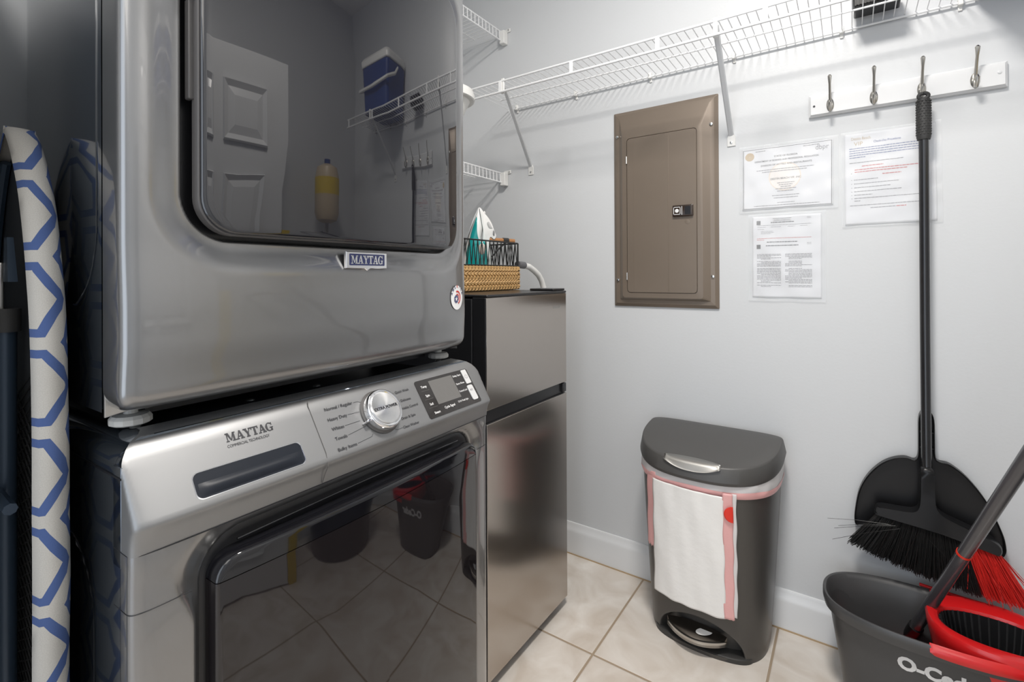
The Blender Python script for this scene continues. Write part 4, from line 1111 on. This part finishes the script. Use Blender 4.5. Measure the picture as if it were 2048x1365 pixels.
# pedal: crescent steel plate
pz = .054; pts = []; n = 28
for k in range(n+1): a = -1+2*k/n; pts.append((cxc-.01+.090*a, 1.549+.045*a*a))
for k in range(n+1): a = 1-2*k/n; pts.append((cxc-.01+.090*a, 1.594+.018*(1-a*a)))
pd = MB().loft([[(x, y, z) for x, y in pts] for z in (pz-.014, pz-.002)]+[[(x, y+.002 if y < 1.592 else y, pz+(.014 if y > 1.592 else 0)) for x, y in pts]]).build('pedal', mat('pedal_brown', (.13, .115, .10), .35, metal=.9), tc, angle=30)
E_ = [(cxc-.01+.090*(-1+2*k/n), 1.549+.045*(-1+2*k/n)**2) for k in range(n+1)]
MB().grid([[(x, y-.0012, z) for x, y in E_] for z in (pz-.015, pz-.001)]+[[(x, y+.0035, pz+.0012) for x, y in E_]]).build('pedal_edge', M_silver, pd, solid=.001)
MB().add([(cxc+.015+.020*cos(t)+.012*sin(t), 1.588+.014*sin(t), pz+.0088+.005*sin(t)) for t in [2*pi*k/20 for k in range(20)]], [tuple(range(20))]).build('pedal_leaf', M_bag, tc, normals=False)
# lid: slopes down to the front, with rolled rim
def lidz(y): return .640-.038*ease((1.80-y)/.30)-.008*((1.80-y)/.30)
def lid_ring(hw, yb, yf, dz, flat=None):
    R = foot_ring(hw, yb, yf, 0, 96, 2.5, 6)
    return [(x, y, lidz(y)+dz) for x, y, _ in R]
m = MB(); L_ = [lid_ring(.2125, 1.824, 1.546, -.054), lid_ring(.2205, 1.831, 1.534, -.052), lid_ring(.2225, 1.833, 1.530, -.042), lid_ring(.2150, 1.829, 1.538, -.005), lid_ring(.2125, 1.828, 1.541, -.0015), lid_ring(.2080, 1.824, 1.547, 0)]
for s in (.8, .6, .4, .2, .03): L_.append([(cxc+(x-cxc)*s, 1.68+(y-1.68)*s, lidz(1.68+(y-1.68)*s)) for x, y, z in L_[5]])
ld = m.loft(L_).build('lid', M_lid, tc, angle=32)
# silver lift lip at the front of the lid
pts = []; n = 24; RL = lid_ring(.2045, 1.832, 1.484, 0)
def lidfront(X, grow=0):
    return 1.756-(1.756-(1.5385-grow))*(max(0, 1-(abs(X)/.2150)**2.5))**(1/2.5)
m = MB(); rows = []
for k in range(n+1):
    X = -.095+.17*k/n; a = 2*k/n-1; dep = .034*(1-abs(a)**2.2)
    y = lidfront(X); rows.append([(cxc+X, y+.030*(1-a*a)**.7+.002, lidz(y+.03)+.0015), (cxc+X, y+.006, lidz(y)+.0012), (cxc+X, y-.0016, lidz(y)-.006), (cxc+X, y-.0050, lidz(y)-.006-dep*.42), (cxc+X, y-.0080, lidz(y)-.006-dep*.50), (cxc+X, y-.004, lidz(y)-.006-dep*.52)])
m.grid(rows).build('lift_tab', mat('tab_silver', (.42, .41, .39), .42, metal=1), ld, solid=.0015, angle=50)
off(tc, (cxc, 1.68, 0))
# liner: top cuff showing under the lid, and the tail hanging down the front
bg_ = thing('bin_liner', 'white plastic bin liner with pink drawstring hanging over the front of the trash can', 'bin liner')
rb = random.Random(5)
def canfront(X, z, o=0):
    hw, yb, yf = can_dims(min(z, .585)); ym = yb-.075
    return ym-(ym-(yf-o))*(max(0, 1-(min(abs(X), hw*.999)/(hw+o))**2.6))**(1/2.6)
def liner_ring(z, o, wv, sd):
    hw, yb, yf = can_dims(min(z, .585)); R = foot_ring(hw+o, yb+o*.3, yf-o, z, 160)
    return [(x+wv*sin(k*.9+sd)*.5, y+wv*sin(k*.55+sd*2), zz+wv*.8*sin(k*.31+sd)) for k, (x, y, zz) in enumerate(R)]
def drape(z, k): return z-.010*(.5+.5*cos(2*pi*(k-110)/160))
m = MB(); m.loft([[(x, y, drape(z, k)) for k, (x, y, z) in enumerate(liner_ring(zz, o, wv, sd))] for zz, o, wv, sd in ((.584, .001, .0, 0), (.572, .003, .001, 1), (.552, .005, .0016, 2), (.532, .005, .0012, 3))], False, False)
m.build('cuff', M_film, bg_, angle=80)
m = MB(); m.loft([[(x, y, drape(z, k)) for k, (x, y, z) in enumerate(liner_ring(zz, o, wv, sd))] for zz, o, wv, sd in ((.536, .0058, .0012, 2.6), (.529, .0065, .0010, 3.2), (.518, .004, .001, 4), (.515, .002, 0, 4))], False, False)
m.build('drawstring_band', M_pink, bg_, angle=80)
def tail(name, xa, xb, za, zb, o, m_, seed, nx=26, nz=50, edge=.004, tilt=0, taper=0):
    rnd = random.Random(seed); p = [rnd.uniform(0, 6) for _ in range(5)]; m = MB(); rows = []
    for j in range(nz+1):
        f = j/nz; z = za+(zb-za)*f; row = []
        for i in range(nx+1):
            g = i/nx; X = xa+(xb-xa)*g+taper*f*(g-.5)+.0012*sin(z*60+p[0]); zz = z+(tilt*(g-.5)*1.0)+(edge*sin(g*21+p[1])*f**3)
            w_ = .0010*sin(X*45+p[2])*sin(z*13+p[3])+.0007*sin(z*31+X*70+p[4])+.0005*sin(X*140+z*9)
            yy = canfront(X, max(zz, .12), o)-.0015+w_*1.0-.008*f
            row.append((cxc+X, yy, zz))
        rows.append(row)
    m.grid(rows); return m.build(name, m_, bg_, solid=.0006, angle=80)
tail('side_fold', -.163, -.128, .535, .285, .0045, M_pink, 4, 12, 30, tilt=.0)
tail('tail', -.133, .083, .516, .150, .0125, M_bag, 1, 40, 70, .0015, tilt=-.004, taper=.004)
tail('tail_edge', .081, .108, .526, .150, .0120, M_pink, 2, 6, 60, .001)
tail('tail_edge', .103, .116, .526, .157, .0100, M_film, 3, 4, 60, .001)
m = MB(); rows = []
for j in range(13):
    t = -pi/2+pi*j/12; row = []
    for i in range(7):
        X = .109-.024*cos(t)*i/6; z = .468+.024*sin(t); row.append((cxc+X, canfront(X, z, .0165)-.0055, z))
    rows.append(row)
m.grid(rows).build('red_string', mat('string_red', (.75, .03, .015), .25), bg_, solid=.0008)
off(bg_, (cxc, 1.5, .55))

# ================================================================= BROOM + DUSTPAN
bm = thing('broom', 'long black broom hung on the third hook, with black and red bristles', 'broom')
hx = .172; hyy = 1.803
m = MB(); m.tube([(hx, hyy-.002, 1.555), (hx, hyy, 1.0), (hx+.0005, hyy-.004, .66), (hx+.0008, hyy-.010, .60)], .0117, 20).build('handle', M_tube, bm, angle=60)
g = MB(); g.lathe([(.0145, 1.548), (.0165, 1.556), (.0168, 1.60), (.0160, 1.645), (.0150, 1.662)], (hx, hyy-.002, 0), seg=28).build('grip', M_rubber, bm)
m = MB()
for i in range(14):
    for k in range(12):
        t = 2*pi*(k+.5*(i % 2))/12; z = 1.563+i*.0072; m.lathe([(.0026, 0), (.0022, .0012), (.0006, .0016)], (hx+.0163*cos(t), hyy-.002+.0163*sin(t), z), (cos(t), sin(t), 0), 6)
gg = [o for o in bpy.data.objects if o.parent == bm and o.name.startswith('grip')][0]
tag(m.build('studs', M_rubber, gg, smooth=False), kind='stuff')
m = MB(); R1 = .0105
m.tube([(hx+R1*sin(t)*1.0, hyy-.002, 1.664+.013*(1-cos(t))*.62) for t in [-pi*.98+2*pi*.98*k/24 for k in range(25)]], .0052, 10); m.build('hanging_loop', M_rubber, bm)
# head: wedge block, tilted
# outline in (x,z), from photo
hd = [(.056, .487), (.066, .495), (.118, .498), (.142, .503), (.153, .518), (.1565, .550), (.1575, .600), (.160, .626), (.185, .626), (.1875, .600), (.1885, .550), (.193, .520), (.212, .503), (.250, .488), (.300, .470), (.317, .459), (.322, .445), (.317, .432), (.303, .434), (.20, .456), (.065, .470), (.056, .475)]
yh = 1.790
def hfn(a, b, d):
    t = ease((b-.47)/.07); th = .024*(1-t)+.0155*t; return (a, yh-th+d*2*th, b)
m = MB(); P = smoothpoly(hd, 3); cxh, czh = .19, .48
rings = []
for d, s in ((0, .90), (.12, .97), (.3, 1), (.7, 1), (.88, .97), (1, .9)):
    rings.append([hfn(a+(cxh-a)*(1-s)*.35, b+(czh-b)*(1-s)*.6, d) for a, b in P])
m.loft(rings).build('head', M_black, bm, angle=50)
def bristles(name, m_, u0, u1, cnt, seed, stray=0):
    rnd = random.Random(seed); m = MB()
    for i in range(cnt):
        u = rnd.uniform(u0, u1); row = rnd.uniform(-1, 1)
        x0 = .066+.245*u; z0 = .473-.034*u; 
        xe = -.004+.385*u; ze = .372-.055*u+.018*sin(pi*u)*-1
        y0 = yh-.001+row*.014; ye = yh-.004+row*.026
        xe += rnd.gauss(0, .004); ze += rnd.gauss(0, .003); ye += rnd.gauss(0, .003)
        if rnd.random() < stray: xe += rnd.gauss(0, .022); ze += rnd.gauss(0, .012); ye -= abs(rnd.gauss(0, .01))
        ye = min(ye, D-.004)
        xm = (x0+xe)/2+rnd.gauss(0, .002); zm = (z0+ze)/2; ym = (y0+ye)/2
        r = rnd.uniform(.0007, .0011)
        m.tube([(x0, y0, z0+.004), (xm, ym, zm), (xe, ye, ze)], [r, r*.95, r*.7], 4, False)
    o = m.build(name, m_, bm, angle=80); tag(o, kind='stuff'); return o
bristles('bristles', M_brist, 0, .74, 2300, 1, .01)
o = bristles('red_bristles', M_redb, .74, 1.0, 620, 2, .10); o['label'] = 'red corner bristles'
m = MB()
for (a, b, c, d) in ((.085, .455, -.062, .430), (.10, .455, -.045, .405), (.09, .455, -.035, .415), (.11, .45, -.05, .37), (.13, .45, .10, .35), (.15, .45, .11, .34), (.17, .44, .245, .355)):
    m.tube([(a, yh-.03, b), ((a+c)/2, yh-.034, (b+d)/2+.006), (c, yh-.025, d)], .0005, 4)
m.build('stray_bristles', M_brist, bm)
off(bm, (hx, hyy, 1.675))

dpn = thing('dustpan', 'wide black dustpan clipped behind the broom head against the wall', 'dustpan')
yp = 1.8345
pan = smoothpoly([(.006, .415), (.006, .445), (.016, .510), (.036, .560), (.066, .602), (.096, .626), (.126, .637), (.148, .634), (.156, .650), (.157, .70), (.158, .755), (.166, .778), (.175, .782), (.184, .778), (.192, .755), (.193, .70), (.194, .652), (.202, .640), (.226, .636), (.262, .606), (.30, .550), (.328, .480), (.336, .440), (.334, .420), (.326, .412), (.30, .425), (.17, .44), (.03, .415), (.014, .408)], 4)
cP = (.172, .52)
def pr_(s, y, k=0): return [(cP[0]+(a-cP[0])*s[0], y, cP[1]+(b-cP[1])*s[1]) for a, b in pan]
def inset(poly, d):
    out = []; N = len(poly); A = sum(poly[i-1][0]*poly[i][1]-poly[i][0]*poly[i-1][1] for i in range(N)); sg = 1 if A > 0 else -1
    for i in range(N):
        a, b = poly[i-1], poly[(i+1) % N]; tx_, tz_ = b[0]-a[0], b[1]-a[1]; L = math.hypot(tx_, tz_) or 1
        out.append((poly[i][0]-tz_/L*d*sg*1, poly[i][1]+tx_/L*d*sg))
    return out
i1, i2 = inset(pan, .0018), inset(pan, .0032)
MB().loft([[(a, yp+.004, b) for a, b in pan], [(a, yp-.017, b) for a, b in pan], [(a, yp-.018, b) for a, b in i1], [(a, yp-.0165, b) for a, b in i2], [(a, yp-.001, b) for a, b in i2]], False, False).add([(a, yp-.0012, b) for a, b in pan], [tuple(range(len(pan)))]).build('pan', M_black, dpn, angle=50, normals=False)
for z in (.67, .715): MB().box(.158, .192, yp-.016, yp-.002, z, z+.004).build('rib', M_black, dpn, bevel=.001)
m = MB()
for k in range(46): m.add([(.236+.00195*k, yp-.0186, .508-.0010*k+.004*sin(k*.0)), (.2368+.00195*k, yp-.0186, .508-.0010*k), (.2368+.00195*k, yp-.0186, .512-.0010*k), (.236+.00195*k, yp-.0186, .512-.0010*k)], [(0, 1, 2, 3)])
off(dpn, (.172, yp, .41))

# ================================================================= BUCKET, WRINGER, MOP
bu = thing('mop_bucket', 'dark grey oblong mop bucket with red wringer by the wall', 'bucket')
bcx, bcy = .165, 1.666
def bring_(hx_, hy_, z, n=80, ex=2.6, tip=0):
    pts = []
    for k in range(n):
        t = 2*pi*k/n; c, s = cos(t), sin(t); pts.append((bcx+tip+hx_*(abs(c)**(2/ex))*(1 if c > 0 else -1), bcy+hy_*(abs(s)**(2/ex))*(1 if s > 0 else -1), z))
    return pts
BZ = .282
m = MB(); m.loft([bring_(.176, .090, .0), bring_(.185, .097, .006), bring_(.198, .104, .10), bring_(.212, .113, .20), bring_(.219, .118, BZ-.036), bring_(.232, .133, BZ-.033), bring_(.236, .138, BZ-.016), bring_(.236, .138, BZ-.004), bring_(.233, .135, BZ), bring_(.228, .130, BZ-.001), bring_(.222, .120, BZ-.012), bring_(.214, .112, .20), bring_(.198, .100, .10), bring_(.186, .090, .012)])
m.build('body', M_bucket, bu, angle=40)
BT = bcy
fn_b = lambda a, b, d: (a, bcy-.1180+(-.0115)*(b-.20)/.1-.0009-d, b)
def front_y(x, z):
    hx_, hy_ = interp([(0, .176), (.1, .198), (.2, .212), (.26, .219)], z), interp([(0, .09), (.1, .104), (.2, .113), (.26, .118)], z)
    return bcy-hy_*(max(0, 1-(abs(x-bcx)/hx_)**2.6))**(1/2.6)
tt = text('print', 'O-Cedar', .044, M_print, bu, lambda a, b, d: (.0905+a, front_y(.0905+a, .188+b)-.0008, .188+b-.02*a), 'LEFT', .0022, width=.168)
# wringer insert
wr = empty('wringer'); wr.parent = bu
wcx, wcy = .285, 1.664
def er(hx_, hy_, z, ex=2.3, n=64, cx=wcx, cy=wcy): return [(cx+hx_*(abs(cos(t))**(2/ex))*(1 if cos(t) > 0 else -1), cy+hy_*(abs(sin(t))**(2/ex))*(1 if sin(t) > 0 else -1), z-.014) for t in [2*pi*k/n for k in range(n)]]
MB().loft([er(.118, .108, .235), er(.128, .118, .283), er(.130, .120, .303), er(.126, .116, .311), er(.117, .094, .313, cy=wcy-.006), er(.107, .074, .309, cy=wcy-.010), er(.104, .070, .300, cy=wcy-.010), er(.100, .066, .26, cy=wcy-.010)], False, False).build('collar', M_red, wr, angle=50)
MB().loft([er(.1035, .0695, .303, cy=wcy-.010), er(.096, .062, .25, cy=wcy-.01), er(.080, .052, .21, cy=wcy-.01), er(.03, .02, .20, cy=wcy-.01)], False, True).build('basket', M_black, wr, angle=50)
m = MB()
for k in range(44):
    t = 2*pi*k/44; c = abs(cos(t))**(2/2.3)*(1 if cos(t) > 0 else -1); s = abs(sin(t))**(2/2.3)*(1 if sin(t) > 0 else -1)
    m.tube([(wcx+.1025*c, wcy-.010+.0685*s, .290), (wcx+.094*c, wcy-.010+.060*s, .236), (wcx+.077*c, wcy-.010+.049*s, .199)], .0022, 5)
tag(m.build('ribs', mat('rib_black', (.03, .03, .032), .25), wr), kind='stuff')
# red clip along the front rim
m = MB(); rings = []
for k in range(21):
    f = k/20; x = .150+.190*f; y = bcy-.138*(max(0, 1-(abs(x-bcx)/.236)**2.6))**(1/2.6); h = .0065+.003*sin(pi*min(1, f*4)/2)*(1-f*.5)
    if k == 0: h = .002
    rings.append([(x, y-.0025, BZ-.012+h), (x, y-.0055, BZ-.012), (x, y-.0025, BZ-.012-h), (x, y+.006, BZ-.012-h*.6), (x, y+.006, BZ+.004)])
m.loft(rings).build('front_clip', M_red, bu, angle=50)
# folded bail handle along the back rim
pts = [(x, bcy+.130*(max(0, 1-(abs(x-bcx)/.236)**2.6))**(1/2.6)+.004, BZ+.007+.004*sin(x*20)) for x in [.155+.0105*k for k in range(23)]]
MB().tube(pts, .0042, 10).build('bail', M_red, bu)
MB().tube([(x, y-.011, z-.003) for x, y, z in pts[2:]], .0035, 10).build('bail', M_red, bu)
off(bu, (bcx, bcy, 0))
mp_ = thing('mop', 'grey mop handle with red ring standing in the mop bucket', 'mop')
A_, B_ = Vector((.137, 1.70, .215)), Vector((.289, 1.4165, .784))
A2 = Vector((.1459, 1.7456, .2028)); dv = (B_-A2).normalized(); base = A2-dv*.07
MB().tube([base, base+dv*1.35], .0142, 20).build('handle', M_tubeg, mp_, angle=60)
MB().tube([base, base+dv*.06], .017, 16).build('socket', M_black, mp_)
MB().lathe([(.02, .0), (.05, .012), (.055, .02), (.03, .035), (.02, .05)], base+Vector((0, -.012, -.05)), seg=24).build('mop_plate', M_red, mp_)
rp = A2+dv*((.5-A2.z)/dv.z)
MB().tube([rp-dv*.003, rp+dv*.003], .0152, 20).build('ring', mat('ring_red', (.75, .03, .01), .3), mp_, angle=60)
m = MB(); rnd = random.Random(9)
for k in range(60):
    t = 2*pi*k/60+rnd.uniform(-.05, .05); r = rnd.uniform(.05, .062); m.tube([base+Vector((.03*cos(t), -.012+.03*sin(t), -.045)), base+Vector((r*cos(t), -.012+min(r*sin(t), .04), -.055)), base+Vector((r*1.05*cos(t), -.012+min(r*sin(t), .042), -.098+rnd.uniform(0, .01)))], .004, 5)
tag(m.build('mop_strands', M_paper, mp_), kind='stuff')
off(mp_, tuple(base+Vector((0, 0, -.1))))

# ================================================================= THINGS SEEN ONLY AS REFLECTIONS
yb_ = thing('yellow_plank', 'narrow yellow plank upright at the edge of the door, seen in the washer glass', 'plank')
MB().box(DX, DX+.02, .982, 1.03, .0, 1.25).build('board', M_yellow, yb_, smooth=False, bevel=.002)
off(yb_, (DX+.01, 1.005, 0))
bgk = thing('storage_tub', 'round black storage tub on the tiles near the right wall', 'tub')
MB().lathe([(.17, 0), (.185, .02), (.215, .30), (.225, .31), (.225, .325), (.212, .325), (.175, .03), (0, .028)], (.68, 1.38, 0), seg=48).build('body', M_black, bgk)
off(bgk, (.68, 1.38, 0))
tk = thing('expansion_tank', 'tan pressure tank with blue cap and yellow label standing on wall pipework', 'tank')
TX, TY, TZ = .80, 1.42, .36
MB().lathe([(.03, 1.02), (.075, 1.035), (.09, 1.07), (.09, 1.25), (.075, 1.30), (.03, 1.32), (0, 1.32)], (TX, TY, TZ), seg=32).build('shell', M_tanb, tk)
MB().lathe([(.022, 1.315), (.022, 1.345), (0, 1.35)], (TX, TY, TZ), seg=20).build('cap', M_cooler, tk)
MB().lathe([(.0905, 1.16), (.0907, 1.165), (.0907, 1.24), (.0905, 1.245)], (TX, TY, TZ), seg=32).build('label_band', M_yellow, tk)
m = MB().tube([(TX, TY, 1.03+TZ), (TX, TY, .9+TZ), (TX, TY-.02, .88+TZ), (TX+.02, TY-.10, .88+TZ), (XR-.03, TY-.10, .86+TZ), (XR, TY-.10, .86+TZ)], .014, 12); m.build('pipe', M_copper, tk, angle=60)
off(tk, (TX, TY, 1.03+TZ))
bpy.context.view_layer.update()
